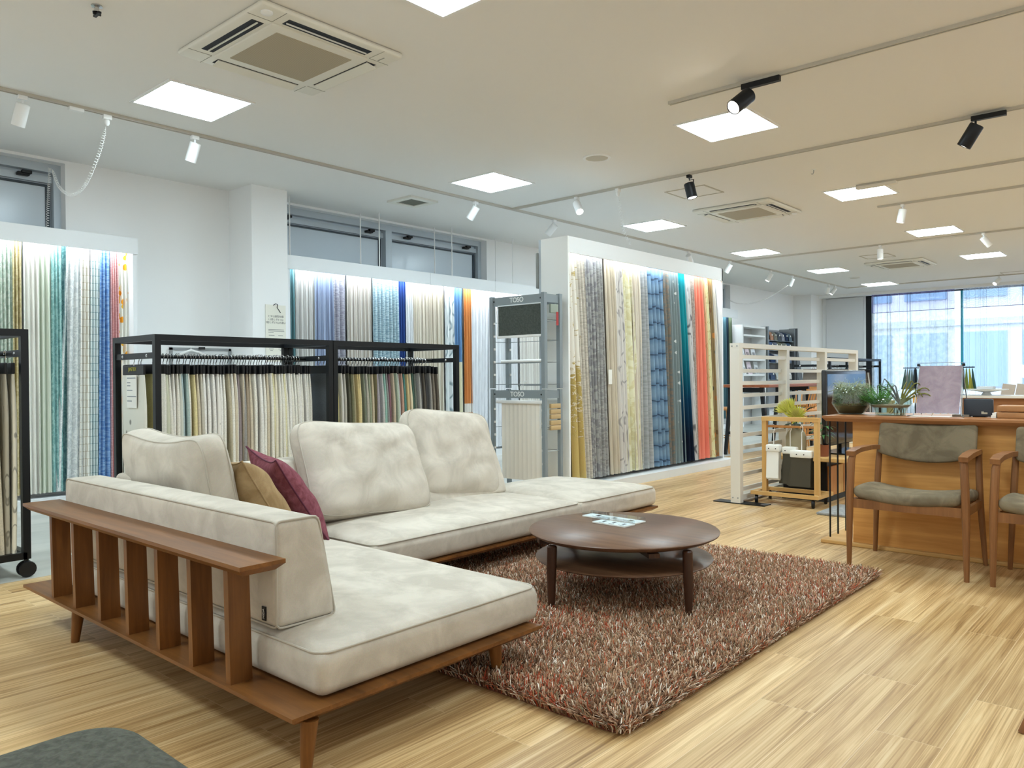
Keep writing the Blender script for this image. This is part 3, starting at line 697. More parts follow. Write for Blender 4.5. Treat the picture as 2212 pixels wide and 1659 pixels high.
for y0,y1,b0,b1,c,l in [
 (4.75,4.87,4.74,4.88,('plain',(96,134,140)),'teal grey curtain next to the wall pier'),
 (4.87,5.11,4.86,5.12,('stripe',(206,206,204),(176,174,170)),'light grey pleated curtain beside the teal grey one'),
 (5.11,5.35,5.10,5.36,('stripe',(156,170,196),(124,134,158)),'blue lavender pleated curtain in the wall display'),
 (5.35,5.54,5.35,5.56,('slub',(166,166,178),(134,134,146)),'grey lavender tweed curtain in the wall display'),
 (5.54,5.92,5.54,5.94,('stripe',(204,200,194),(170,162,152)),'warm grey pleated curtain in the wall display'),
 (5.92,6.32,5.92,6.33,('slub',(182,202,208),(120,148,162),None,1.4),'blue and white speckled curtain beside the navy one'),
 (6.32,6.44,6.32,6.45,('plain',(52,78,142)),'navy blue curtain in the wall display'),
 (6.44,6.55,6.44,6.56,('plain',(234,236,238)),'white curtain beside the navy one'),
 (6.55,7.10,6.55,7.12,('stripe',(222,214,200),(186,176,158)),'wide beige pleated curtain in the wall display'),
 (7.10,7.28,7.10,7.28,('leaf',(226,230,230),(150,164,170)),'white curtain with grey leaf vines'),
 (7.28,7.45,7.28,7.46,('band',(98,134,174),(222,218,190),None,1.30),'curtain with blue top and cream lower part'),
 (7.45,7.60,7.45,7.62,('band',(212,142,84),(214,146,88),(240,236,228),.2),'orange curtain with white bands low down'),
 (7.60,7.98,7.58,7.90,('plain',(242,244,248)),'white sheer curtain beside the orange one'),
 (7.98,8.60,7.95,8.60,('plain',(238,240,244)),'white curtain behind the grey blind tower'),
 (8.60,9.30,8.60,9.30,('stripe',(234,232,226),(214,210,204)),'off-white curtain behind the tall display')]:
    k += 1; curtain(y0,y1,b0,b1,-7.47,2.36,.115,drape('drape b%d' % k,c[1],c[0],*c[2:]),l,GB,k,.055,.06)
for y0,y1,b0,b1,c,l in [
 (5.82,5.98,5.79,6.04,('border',(236,232,222),(184,162,98),(196,174,112)),'cream curtain with gold flowering lower half at the display end'),
 (5.98,6.12,6.00,6.14,('slub',(212,206,194),(188,182,170),None,.8),'crinkled beige curtain beside the gold flowering one'),
 (6.12,6.30,6.13,6.26,('damask',(138,138,140),(172,172,170),None,1.0),'dark grey damask curtain in the tall display'),
 (6.30,6.47,6.24,6.46,('damask',(170,170,168),(146,146,144),None,2.0),'mid grey textured curtain beside the dark damask'),
 (6.47,6.64,6.44,6.64,('plain',(214,204,184)),'plain beige curtain with a white tag'),
 (6.64,6.76,6.62,6.74,('leaf',(226,222,216),(176,172,170),None,1.4),'off-white curtain with faint zigzag vine'),
 (6.76,6.95,6.72,7.00,('damask',(236,234,208),(222,216,176),None,.6),'cream curtain with large pale flowers'),
 (6.95,7.11,6.86,7.02,('stripe',(232,224,208),(214,204,188)),'pale cream pleated curtain beside the large flowers'),
 (7.11,7.30,7.00,7.32,('slub',(178,182,184),(160,164,164),None,.6),'plain grey curtain beside the blue ruched one'),
 (7.30,7.60,7.30,7.60,('ruche',(108,138,166),(74,92,112),(132,160,184)),'blue ruched curtain with dark wavy tucks'),
 (7.60,7.72,7.58,7.69,('damask',(146,132,118),(122,128,126),None,2.0),'slim brown grey patterned curtain beside the blue one'),
 (7.72,7.90,7.68,7.90,('tuft',(132,146,148),(224,228,228)),'grey curtain dotted with white tufts'),
 (7.90,8.10,7.88,8.16,('ombre',(34,148,158),(20,30,48),(16,62,92)),'teal curtain fading to navy at the hem'),
 (8.10,8.20,8.15,8.20,('leaf',(232,230,230),(120,120,126),None,1.2),'narrow white curtain with grey branches'),
 (8.20,8.34,8.18,8.24,('damask',(170,156,146),(190,176,168),None,2.0),'taupe patterned curtain beside the coral one'),
 (8.34,8.54,8.22,8.55,('plain',(238,138,116)),'coral pink curtain in the tall display'),
 (8.54,8.62,8.53,8.62,('leaf',(240,234,190),(222,208,150),None,2.0),'pale yellow curtain beside the coral one'),
 (8.62,8.76,8.61,8.75,('floral',(150,128,92),(226,150,80),(52,72,70),1.6),'multicolour leafy print curtain at the far end'),
 (8.76,8.83,8.74,8.82,('plain',(236,232,222)),'cream edge curtain at the far end of the tall display')]:
    k += 1; curtain(y0,y1,b0,b1,-4.50,2.34,.115,drape('drape e%d' % k,c[1],c[0],*c[2:]),l,GE,k,.10,.075,xb=-4.42)
tag(MB().box(-4.415,-4.411,6.425,6.485,1.01,1.155).build('price_tag', M['paper'], None, 0),'blank white tag pinned to the plain beige curtain','tag')
for y0,y1,c,l in [(13.9,14.75,(116,164,146),'green grey curtain in the far wall display'),(14.75,14.95,(120,168,150),'sea green curtain in the far wall display'),(14.95,15.15,(78,112,122),'slate blue curtain in the far wall display'),(15.15,15.28,(40,58,72),'dark navy curtain in the far wall display'),(15.28,15.42,(92,104,84),'olive grey curtain at the end of the far wall display')]:
    k += 1; curtain(y0,y1,y0,y1+.03,-7.47,2.38,.2,drape('drape d%d' % k,c,'stripe'),l,'curtains in the far wall display',k,.05,.06)
# garment bag / grey thing hung on the back of the tall display
tag(MB().rbox(-4.775,-4.752,5.745,5.86,1.93,2.27,.008).tube([(-4.765,5.80,2.27),(-4.765,5.79,2.31),(-4.745,5.79,2.345)],.006,6).build('hanging_sign', mat('grey sleeve', (140,144,142), .6)),'grey sleeve hung on the back edge of the tall display','sleeve')
# paper on the pier
t = T('notice','long paper notice hung by a black clip on the wall pier','notice',(-7.2,4.45,1.2))
MB().box(-7.196,-7.192,4.33,4.565,1.27,1.855).build('sheet', M['paper_cream'], t, 0)
for i,s in enumerate(('ヒダ山縫製仕様','1.5倍ヒダ2つ山','2倍ヒダ2つ山の違い')): text(s,.026,(-7.1915,4.448,1.735-.032*i),(R(90),0,R(90)),M['ink'],t,.0003,'heading')
b = MB()
for z,a,c in ((1.60,4.36,4.54),(1.585,4.36,4.545),(1.57,4.36,4.42),(1.54,4.365,4.43),(1.54,4.475,4.53),(1.40,4.365,4.42),(1.40,4.475,4.53),(1.385,4.38,4.41),(1.385,4.49,4.515)): b.box(-7.1918,-7.1912,a,c,z-.003,z+.003)
b.build('small_print', mat('grey print', (150,150,146), .8), t, 0)
MB().tube([(-7.19,4.42,1.85),(-7.185,4.445,1.868),(-7.19,4.47,1.86),(-7.185,4.46,1.83),(-7.17,4.49,1.775)],.004,6).build('clip', M['black_plastic'], t)
t = T('picture_frame','silver framed board on the wall behind the black rack','frame',(-7.63,3.88,.9))
b = MB(); a0,a1,z0,z1 = 3.54,4.18,.72,1.41
for q in ((a0,a1,z0,z0+.025),(a0,a1,z1-.025,z1),(a0,a0+.025,z0,z1),(a1-.025,a1,z0,z1)): b.box(-7.645,-7.62,*q)
b.build('frame_edge', M['steel'], t, 0); MB().box(-7.645,-7.63,a0+.02,a1-.02,z0+.02,z1-.02).build('board', mat('pale board', (222,226,228), .3), t, 0)
MB().box(-7.62,-7.60,3.83,3.89,1.395,1.42).build('clip', M['black_plastic'], t, 0)
t = T('coat_hanger','white plastic coat hanger hung before the silver framed board','hanger',(-7.3,3.45,1.3))
MB().tube([(-7.6,3.59,1.325),(-7.6,3.68,1.365),(-7.6,3.74,1.385),(-7.6,3.82,1.365),(-7.6,3.92,1.325)],.012,8).build('arms', M['white'], t)
MB().tube([(-7.6,3.74,1.385),(-7.6,3.74,1.405),(-7.61,3.745,1.418),(-7.625,3.75,1.415)],.004,6).build('hook', M['white'], t)
# ------------------------------------------------------------ black racks with fabric hangers
def rack_bay(t, xf, xb, ya, yb, H):
    w = .038
    for x,y in ((xf,ya),(xb,ya),(xf,yb),(xb,yb)): MB().box(x-w/2,x+w/2,y-w/2,y+w/2,.1,H-w).build('post', M['black_steel'], t, 0)
    b = MB(); b.box(xb-w/2,xf+w/2,ya-w/2,ya+w/2,H-w,H).box(xb-w/2,xf+w/2,yb-w/2,yb+w/2,H-w,H)
    b.box(xf-w/2,xf+w/2,ya+w/2,yb-w/2,H-w,H).box(xb-w/2,xb+w/2,ya+w/2,yb-w/2,H-w,H)
    b.build('top_frame', M['black_steel'], t, 0)
    b = MB(); b.box(xb,xf,ya-w/2,ya+w/2,.1,.138).box(xb,xf,yb-w/2,yb+w/2,.1,.138).box(xb-w/2,xb+w/2,ya,yb,.1,.138).box(xf-w/2,xf+w/2,ya,yb,.1,.138)
    b.build('base_frame', M['black_steel'], t, 0)
    for y in (ya,yb):
        c = MB().box(xb,xf,y-.012,y+.012,H-.15,H-.112).build('cross_bar', M['black_steel'], t, 0)
        for xx in (xb+.12,xf-.12): MB().lathe([(.011,-.016),(.011,.012),(.006,.016),(0,.017)],(xx,y,H-.131),14,(0,-1,0)).build('bolt', M['chrome'], c)
    MB().tube([((xf+xb)/2,ya,H-.131),((xf+xb)/2,yb,H-.131)],.0125,12).build('rail', M['black_steel'], t)
    for x,y in ((xf,ya),(xb,ya),(xf,yb),(xb,yb)):
        b = MB()
        for s in (-.022,.022): b.lathe([(.02,-.011),(.042,-.009),(.045,0),(.042,.009),(.02,.011)],(x+s,y,.045),18,(1,0,0))
        b.tube([(x,y,.045),(x,y,.1)],.012,8); b.build('caster', M['black_plastic'], t)
XF, XB, RH = -4.90, -5.50, 1.372
CL, CR = -5.22, -4.95
def hanger_meshes():
    out = {}
    d = T('fabric_hanger','x','hanger'); 
    h = MB().tube([(0,0,1.185)]+[(0,.0,1.205)]+[(.006,0,1.212)]+[(.019*math.cos(a),0,1.243+.019*math.sin(a)) for a in [R(-50),R(-20),R(10),R(45),R(80),R(115),R(150),R(180),R(200)]],.003,6)
    out['hook'] = h.build('hook', M['chrome'], d).data
    out['clip'] = MB().rbox(-.16,.16,-.0075,.0075,1.125,1.188,.004,n=1,m=1).box(.1605,.161,-.002,.002,1.137,1.177).build('clip_bar', M['black_plastic'], d, 0).data
    for v in range(6):
        rnd = random.Random(v); ph = rnd.uniform(0,6); fl = rnd.uniform(.01,.05)
        def fn(s,t_,sgn=1):
            x = -.152+.304*s+.03*(s-.5)*min(1,t_*4); bow = .012*math.sin(s*5+ph)*t_+.01*math.sin(2.2*s+ph+t_*2)*t_
            return (x+(fl*(s-.5)*t_), bow, 1.128-1.0*t_)
        th = lambda t_: .004+.0062*min(1,t_*6)+.0015*t_
        b = MB()
        b.grid(lambda s,t_: (fn(s,t_)[0],fn(s,t_)[1]-th(t_),fn(s,t_)[2]),8,10); b.grid(lambda s,t_: (fn(s,t_)[0],fn(s,t_)[1]+th(t_),fn(s,t_)[2]),8,10)
        for q in (0,1): b.grid(lambda s,t_: (fn(q,t_)[0]+(2*q-1)*th(t_)*math.sin(math.pi*s)*.9,fn(q,t_)[1]-th(t_)*math.cos(math.pi*s),fn(q,t_)[2]),6,10)
        out['swatch%d' % v] = b.build('swatch', M['paper'], d, 40).data
    for c in kids(d): bpy.data.objects.remove(c)
    bpy.data.objects.remove(d); return out
HM = hanger_meshes()
SWM = {}
def swatch_mat(name, rgb, kind):
    key = (rgb,kind)
    if key not in SWM:
        m = mat('swatch '+name, rgb, .9, spec=.1); t = NT(m)
        dk = tuple(int(q*.93) for q in rgb)
        if kind == 'print':
            v = t.n('ShaderNodeTexVoronoi', i_Scale=9.0); t.l(t.coord('Object'),v.inputs['Vector'])
            t.col(t.ramp(v.outputs['Distance'],[(.12,tuple(int(q*.62) for q in rgb)),(.2,rgb)]))
        elif kind == 'rib':
            v = t.n('ShaderNodeTexWave', bands_direction='Z', i_Scale=40.0); t.l(t.coord('Object'),v.inputs['Vector']); t.col(t.ramp(v.outputs['Fac'],[(.2,dk),(.5,rgb)]))
        elif kind == 'vine':
            v = t.n('ShaderNodeTexWave', i_Scale=5.0, i_Distortion=9.0); t.l(t.coord('Object'),v.inputs['Vector']); t.col(t.ramp(v.outputs['Fac'],[(.0,tuple(int(q*.72) for q in rgb)),(.03,rgb)]))
        else:
            v = t.n('ShaderNodeTexNoise', i_Scale=120.0, i_Detail=3.0); t.l(t.coord('Object'),v.inputs['Vector']); t.col(t.ramp(v.outputs['Fac'],[(.35,dk),(.6,rgb)]))
        SWM[key] = m
    return SWM[key]
NM = {}
def hanger(x, y, z, rz, sw, label, group, dup={}):
    nm, rgb, kind = sw
    t = T('fabric_hanger', label, 'hanger', (x,y,z), group); t.rotation_euler = (0,0,rz)
    v = random.randrange(6); key = (v,rgb,kind)
    if key not in NM:
        me = HM['swatch%d' % v].copy(); me.materials.clear(); me.materials.append(swatch_mat(nm,rgb,kind)); NM[key] = me
    for n,me in (('hook',HM['hook']),('clip_bar',HM['clip']),('swatch',NM[key])):
        o = bpy.data.objects.new(n, me); COL.objects.link(o); o.parent = t
    return t
t = T('fabric_rack','black steel double rack full of fabric hangers behind the sofa','rack',((XF+XB)/2,3.48,0),'black steel fabric racks')
rack_bay(t,XF,XB,2.19,3.478,RH); rack_bay(t,XF,XB,3.522,4.80,RH)
RACK2 = t
iv, wh, be = ('ivory',(240,238,228),'plain'), ('white',(240,239,234),'plain'), ('beige',(214,204,182),'plain')
bay1 = [('olive',(168,160,112),'plain'),('grey',(150,148,140),'plain'),('white geometric',(226,226,216),'print')]
bay1 += [iv,('sage print',(206,208,186),'print'),iv,wh,iv,('dark leaf print',(206,210,200),'print'),('pale blue',(178,196,198),'plain'),('aqua grey',(176,196,192),'plain'),iv,('straw',(226,214,164),'plain'),be,('ribbed stone',(202,198,184),'rib'),wh,('twig print',(238,236,230),'vine'),wh,wh,wh,('line print',(234,232,226),'vine'),wh,iv,('khaki',(190,182,158),'plain'),iv,be,iv,('mauve grey',(150,138,140),'plain'),be,('grey',(162,160,156),'plain'),('taupe',(172,158,138),'plain'),be,iv,('stone',(200,196,188),'plain'),wh,wh,iv,be,iv,('cream yellow',(230,224,184),'plain'),('cream check',(234,228,208),'rib'),iv,iv,('cream yellow',(232,226,190),'plain'),iv,wh,iv,iv,iv,wh,iv,wh,iv,('ivory white',(238,236,226),'plain')]
n1 = len(bay1)
for i,sw in enumerate(bay1):
    y = 2.235+i*(3.40-2.235)/(n1-1) if i > 2 else (2.25,2.265,2.205)[i]
    hanger((CL+CR)/2-.115+random.uniform(-.006,.006)-(.10 if i < 2 else .06 if i == 2 else 0), y+random.uniform(-.004,.004), random.uniform(-.006,.004), random.uniform(-.08,.08)+(.25 if i < 2 else 0), sw,
        '%s fabric hanger, %s along the rack bay behind the chaise' % (sw[0], ordinal(i)), 'fabric hangers in the first bay of the double rack')
bay2 = [('charcoal tweed',(96,100,104),'plain'),('slate',(112,118,124),'plain'),('white leaf print',(222,224,214),'print'),('yellow fern print',(216,206,140),'rib'),('grey white',(214,212,206),'vine'),('grey vine print',(190,188,178),'vine'),('dark olive',(98,98,84),'plain'),('moss',(122,122,96),'plain'),('khaki',(168,160,128),'plain'),('sand',(216,196,144),'plain'),('straw',(226,210,160),'plain'),('grey green',(134,140,124),'plain'),('stone',(188,184,170),'plain'),('sage',(156,164,140),'plain'),('beige',(206,192,164),'plain'),('khaki',(150,142,110),'plain'),('lilac grey',(170,164,172),'plain'),('silver',(196,196,194),'plain'),('seafoam',(152,190,178),'plain'),('grey',(150,150,148),'plain'),('mauve',(136,104,112),'plain'),('beige',(200,186,164),'plain'),('pale green',(176,190,172),'plain'),('silver',(190,194,194),'plain'),('rose beige',(196,160,142),'plain'),('teal',(88,140,134),'plain'),('autumn print',(206,186,140),'print'),('cream print',(226,216,188),'print'),('pine green',(78,104,92),'plain'),('grey green',(116,122,112),'plain'),('silver grey',(176,176,172),'plain'),('graphite',(92,92,92),'plain'),('dark taupe',(104,98,90),'plain'),('charcoal',(70,70,72),'plain'),('grey',(130,130,128),'plain'),('stone grey',(168,164,156),'plain'),('taupe',(140,132,120),'plain'),('grey brown',(116,108,98),'plain')]
n2 = len(bay2)
for i,sw in enumerate(bay2):
    hanger((CL+CR)/2-.115+random.uniform(-.006,.006), 3.57+i*(4.70-3.57)/(n2-1)+random.uniform(-.004,.004), random.uniform(-.006,.004), random.uniform(-.08,.08), sw,
        '%s fabric hanger, %s in the rack bay toward the blind tower' % (sw[0], ordinal(i)), 'fabric hangers in the second bay of the double rack')
for o_ in [o_ for o_ in COL.objects if o_.name.startswith('fabric_hanger')]:
    if 'white geometric' in o_.get('label',''):
        text('JIASTEX', .034, (o_.location.x-.005,o_.location.y-.0095,1.157), (R(90),0,0), M['gold_ink'], o_, .0005)
        o_.rotation_euler = (0,0,0)
        MB().box(o_.location.x-.06,o_.location.x+.09,o_.location.y-.024,o_.location.y-.021,.905,1.12).build('info_card', M['paper'], o_, 0)
        b = MB()
        for z,a,c in ((1.10,-.05,.08),(1.07,-.05,.0),(1.05,-.05,.0),(1.02,-.05,.03),(.98,-.05,.085),(.95,-.05,.02)): b.box(o_.location.x+a,o_.location.x+c,o_.location.y-.0246,o_.location.y-.024,z-.003,z+.003)
        b.build('card_print', mat('card print', (140,148,156), .8), o_, 0)
t = T('fabric_rack','black steel rack on casters cut by the picture edge beside the aisle','rack',((XF+XB)/2,.8,0),'black steel fabric racks')
rack_bay(t,XF,XB,.17,1.455,RH)
for i,sw in enumerate([('grey vine',(188,184,170),'vine'),be,('taupe',(168,160,146),'plain'),('stone',(196,190,176),'plain'),('cream vine',(222,216,200),'vine'),('beige',(204,196,176),'plain'),('grey beige',(176,170,154),'vine'),('ivory',(226,222,206),'vine')]):
    hanger((XF+XB)/2+.10, 1.07+i*.05, 0, random.uniform(-.1,.1), sw, '%s fabric hanger, %s on the rack cut by the picture edge' % (sw[0], ordinal(i)), 'fabric hangers on the rack by the aisle')
# far copy of the double rack behind the partition
t = copy_tree(RACK2); t.location = (-5.2+.35,14.2,0); t['label'] = 'far black double rack standing behind the white partition'
for i in range(34):
    sw = [('taupe',(120,112,104),'plain'),('grey',(150,148,146),'plain'),('brown',(96,84,74),'plain'),('stone',(190,186,178),'plain'),('white',(228,226,220),'plain')][(i*7+i//3)%5]
    hanger(-4.85, 12.98+i*.072+(.05 if i > 16 else 0), 0, 0, sw, '%s fabric hanger, %s on the far rack behind the partition' % (sw[0], ordinal(i)), 'fabric hangers on the far rack')
# ------------------------------------------------------------ grey blind tower
t = T('blind_display_tower','grey steel two-tier tower of sample blinds beside the tall display','display tower',(-4.69,5.49,0))
X0,X1,Y0,Y1 = -5.02,-4.395,5.40,5.62
for x,y in ((X0,Y0),(X1,Y0),(X0,Y1),(X1,Y1)):
    p = MB().box(x-.017,x+.017,y-.017,y+.017,0,.975).box(x-.02,x+.02,y-.02,y+.02,.985,1.84).build('post', M['tower_grey'], t, 0)
    sg = 1 if x == X0 else -1
    h = MB()
    for z in (.3,.42,.54,.66,.78,1.1,1.22,1.34,1.46,1.58): h.box(min(x+sg*.017,x+sg*.03),max(x+sg*.017,x+sg*.03),y-.008,y+.008,z,z+.02)
    h.build('hook_strip', M['white'], p, 0)
for z0,z1 in ((.895,.965),(1.755,1.83)):
    MB().box(X0+.017,X1-.017,Y0-.008,Y0+.004,z0,z1).build('header', M['tower_grey'], t, 0)
    MB().box(X0+.017,X1-.017,Y1-.004,Y1+.008,z0,z1).build('header', M['tower_grey'], t, 0)
    for xx in (X0,X1): MB().box(xx-.005,xx+.005,Y0+.017,Y1-.017,z0,z1).build('side_header', M['tower_grey'], t, 0)
    text('TOSO', .062, (-4.71,Y0-.0088,(z0+z1)/2), (R(90),0,0), M['lettering'], t, .0006, bold=.02)
    for x in (X0+.03,X1-.03): MB().lathe([(.008,0),(.008,.004),(0,.005)],(x,Y0-.008,(z0+z1)/2),12,(0,-1,0)).build('screw', M['black_plastic'], t)
wires = MB()
for z in (.42,.62,1.02,1.22,1.42,1.6):
    for x in (X0,X1): wires.tube([(x,Y0,z),(x,Y1,z)],.003,5)
    if z in (1.02,1.22): wires.tube([(X0,Y0+.01,z),(X1,Y0+.01,z)],.003,5)
    wires.tube([(X0,Y1,z),(X1,Y1,z)],.003,5)
for x in (-4.88,-4.55): wires.tube([(x,Y1-.02,1.0),(x,Y1-.02,1.7)],.004,5)
wires.tube([(-4.88,Y1-.02,1.01),(-4.55,Y1-.02,1.01)],.004,5)
wires.build('wire_shelf', M['steel'], t)
rb = T('roller_blind','dark grey roller blind sample pulled part way down in the tower','blind',(-4.70,5.42,1.4))
MB().tube([(-4.965,5.425,1.745),(-4.425,5.425,1.745)],.016,12).build('tube', M['white'], rb)
MB().box(-4.95,-4.44,5.405,5.408,1.47,1.745).build('blind_cloth', cloth('charcoal screen', (86,92,88), (72,78,74), 90, 60), rb, 0)
MB().rbox(-4.965,-4.425,5.398,5.416,1.448,1.472,.006,n=2,m=1).build('bottom_bar', M['white'], rb)
MB().tube([(-4.955,5.40,1.74),(-4.965,5.40,1.69),(-4.955,5.40,1.62),(-4.965,5.40,1.47)],.004,5).build('bracket_wire', M['white'], rb)
tag(MB().tube([(-4.935,5.43,1.235),(-4.43,5.43,1.235)],.014,10).tube([(-4.66,5.43,1.235),(-4.66,5.432,1.05),(-4.67,5.43,1.02)],.0022,5).tube([(-4.66,5.43,1.05),(-4.68,5.43,.99),(-4.69,5.43,1.01),(-4.67,5.43,1.045),(-4.63,5.43,1.05)],.003,5).build('blind_rod', M['white']),'white empty blind rod with pull cord across the tower middle','rod')
vb = T('vertical_blind','white vertical slat blind in the lower tier of the tower','blind',(-4.70,5.42,.1))
MB().rbox(-4.99,-4.425,5.40,5.44,.845,.875,.006,n=2,m=1).build('head_rail', M['white'], vb)
for i in range(9):
    xx = -4.90+i*.052
    MB().grid(lambda s,q: (xx-.024+.05*s, 5.415+.016*s+.004*math.sin(3.1*s), .845-.70*q),4,6).build('vane', M['offwhite'], vb, 180)
MB().tube([(-4.455,5.41,.85),(-4.455,5.41,.62)],.006,8).build('wand', M['white'], vb)
for i,(z,d,l) in enumerate([(.85,.0,'topmost'),(.80,.005,'second'),(.755,0,'third'),(.70,.006,'fourth'),(.655,0,'lowest')]):
    tag(MB().rbox(-4.385,-4.36,5.45,5.59,z-.045,z-.003,.004,n=1,m=1).build('wood_slat_sample', wood('slat sample wood %d' % i,(206,182,138),(178,150,106),(30,3,30),.5)),'pale wood slat sample on the tower side, %s of five' % l,'sample','wood slat samples on the tower')
tag(MB().rbox(-4.385,-4.365,5.46,5.57,1.66,1.74,.004).build('blind_sample', mat('grey green sample', (150,160,148), .7)),'grey green blind sample clipped high on the tower side','sample')
tag(MB().box(-4.36,-4.357,5.53,5.56,1.55,1.67).box(-4.357,-4.3565,5.535,5.555,1.56,1.62).build('sample_label', mat('red label', (170,56,56), .6), None, 0),'small red label hung on the tower side','label')
# ------------------------------------------------------------ sofa
ZP0,ZP1,ZS = .14,.172,.31
def tapered_leg(b, x, y, z, dx, dy, r0=.026, r1=.016): return b.tube([(x+dx,y+dy,0),(x,y,z)],[r1,r0],16)
def chamfer_slab(b, x0,x1,y0,y1,z0,z1,c=.03): return b.frustum((x0+c,x1-c,y0+c,y1-c),z0,(x0,x1,y0,y1),z0+(z1-z0)*.62).box(x0,x1,y0,y1,z0+(z1-z0)*.62,z1)
def piping(b, x0,x1,y0,y1,z,r=.0045,rc=.05):
    pts = []
    for cx,cy,a0 in ((x1-rc,y1-rc,0),(x0+rc,y1-rc,90),(x0+rc,y0+rc,180),(x1-rc,y0+rc,270)):
        for k in range(5): a = R(a0+22.5*k); pts.append((cx+rc*math.cos(a),cy+rc*math.sin(a),z))
    return b.tube(pts,r,6,closed=True)
def seat_cushion(t, x0,x1,y0,y1,seed=0):
    rnd = random.Random(seed); a1,a2,a3 = [rnd.uniform(0,6) for _ in range(3)]
    def fn(p,a,b,c):
        q = p.copy()
        if c > -.2:
            w = max(0,(1-a*a))**.6*max(0,(1-b*b))**.6
            q[2] += .038*w*max(0,c) + .004*math.sin(5*p[0]+a1)*math.sin(6*p[1]+a2)*w
        side = 1-min(1,abs(c)**3)
        if abs(a) > .9: q[0] += .010*side*np.sign(a)
        if abs(b) > .9: q[1] += .010*side*np.sign(b)
        return q
    o = MB().rbox(x0,x1,y0,y1,ZP1,ZS,.035,fn,4,12).build('seat_cushion', M['suede'], t, 180)
    piping(MB(),x0-.001,x1+.001,y0-.001,y1+.001,ZS-.008,.0038).build('piping', M['suede_pipe'], o, 180)
    return o
sofa = T('corner_sofa_chaise','walnut framed sofa end module with slatted rail and pale suede cushions','sofa',(-2.85,1.7,0),'pale suede sofa modules')
chamfer_slab(MB(),-3.97,-1.825,1.165,2.215,ZP0,ZP1).build('platform', M['walnut_x'], sofa, 0)
for x,y,dx,dy in ((-3.50,1.23,-.012,-.012),(-1.85,1.235,-.004,-.01),(-1.90,2.04,.004,.012),(-3.6,2.1,-.02,.02)):
    tapered_leg(MB(),x,y,ZP0+.005,dx,dy).build('leg', M['walnut'], sofa)
for x in (-3.652,-3.409,-3.158,-2.908,-2.663,-2.43,-2.197):
    MB().frustum((x,x+.026,1.178,1.25),ZP1,(x,x+.026,1.172,1.242),.525).build('slat', M['walnut'], sofa, 0)
chamfer_slab(MB(),-3.86,-2.035,1.135,1.283,.520,.552,.022).build('arm_rail', M['walnut_x'], sofa, 0)
seat_cushion(sofa,-3.80,-1.868,1.285,2.24,1)
def wedge(x0,x1,y0,y1,z0,z1,slope,axis='y',r=.022):
    """bolster whose front face leans back: top narrower than base"""
    def fn(p,a,b,c):
        q = p.copy(); t_ = (c+1)/2
        if axis == 'y':
            f = (b+1)/2; q[1] -= slope*t_*f; q[2] += .012*max(0,c)*(1-a*a)*max(0,1-b*b)
        else:
            f = (a+1)/2; q[0] -= slope*t_*f; q[2] += .012*max(0,c)*(1-b*b)*max(0,1-a*a)
        bl = (1-c*c)*.006; 
        if abs(a) > .93: q[0] += bl*np.sign(a)
        if abs(b) > .93: q[1] += bl*np.sign(b)
        return q
    return MB().rbox(x0,x1,y0,y1,z0,z1,r,fn,4,10)
bo = wedge(-3.80,-2.095,1.288,1.505,.325,.652,.065).build('bolster', M['suede'], sofa, 180)
def loop(pts, r=.004): return MB().tube(pts,r,6,closed=True)
def rl(pts, rc=.03):  # rounded closed loop
    P = [Vector(p) for p in pts]; out = []
    for i,p in enumerate(P):
        a,b = P[i-1],P[(i+1)%len(P)]; u = (a-p).normalized()*rc; v = (b-p).normalized()*rc
        for f in (0,.33,.67,1): out.append((p+u)*(1-f)**2+p*2*f*(1-f)+(p+v)*f*f)
    return out
loop(rl([(-2.099,1.289,.651),(-2.099,1.441,.651),(-2.099,1.503,.326),(-2.099,1.289,.326)],.022),.0038).build('piping', M['suede_pipe'], bo, 180)
loop(rl([(-2.097,1.291,.649),(-3.798,1.291,.649),(-3.798,1.291,.328),(-2.097,1.291,.328)],.022),.0038).build('piping', M['suede_pipe'], bo, 180)
lb = MB().box(-2.165,-2.145,1.2795,1.2825,.345,.388).build('maker_label', M['black_plastic'], bo, 0)
text('HIDA', .013, (-2.155,1.2792,.3665), (R(90),R(-90),0), M['lettering'], bo, .0003)
b2 = wedge(-3.80,-3.46,1.50,2.26,.325,.652,.14,'x').build('bolster', M['suede'], sofa, 180)
sofa2 = T('corner_sofa_bench','long pale suede sofa module running back to the ottoman end seat','sofa',(-3.33,3.55,0),'pale suede sofa modules')
chamfer_slab(MB(),-3.97,-2.885,2.285,4.80,ZP0,ZP1).build('platform', M['walnut'], sofa2, 0)
for x,y in ((-3.05,2.45),(-3.72,2.45),(-3.72,3.55),(-3.08,4.62),(-3.72,4.62)): tapered_leg(MB(),x,y,ZP0+.005,0,0).build('leg', M['walnut'], sofa2)
seat_cushion(sofa2,-3.82,-2.895,2.29,3.905,2); seat_cushion(sofa2,-3.82,-2.905,3.915,4.80,3)
wedge(-3.80,-3.46,2.275,3.86,.325,.655,.14,'x').build('bolster', M['suede'], sofa2, 180)
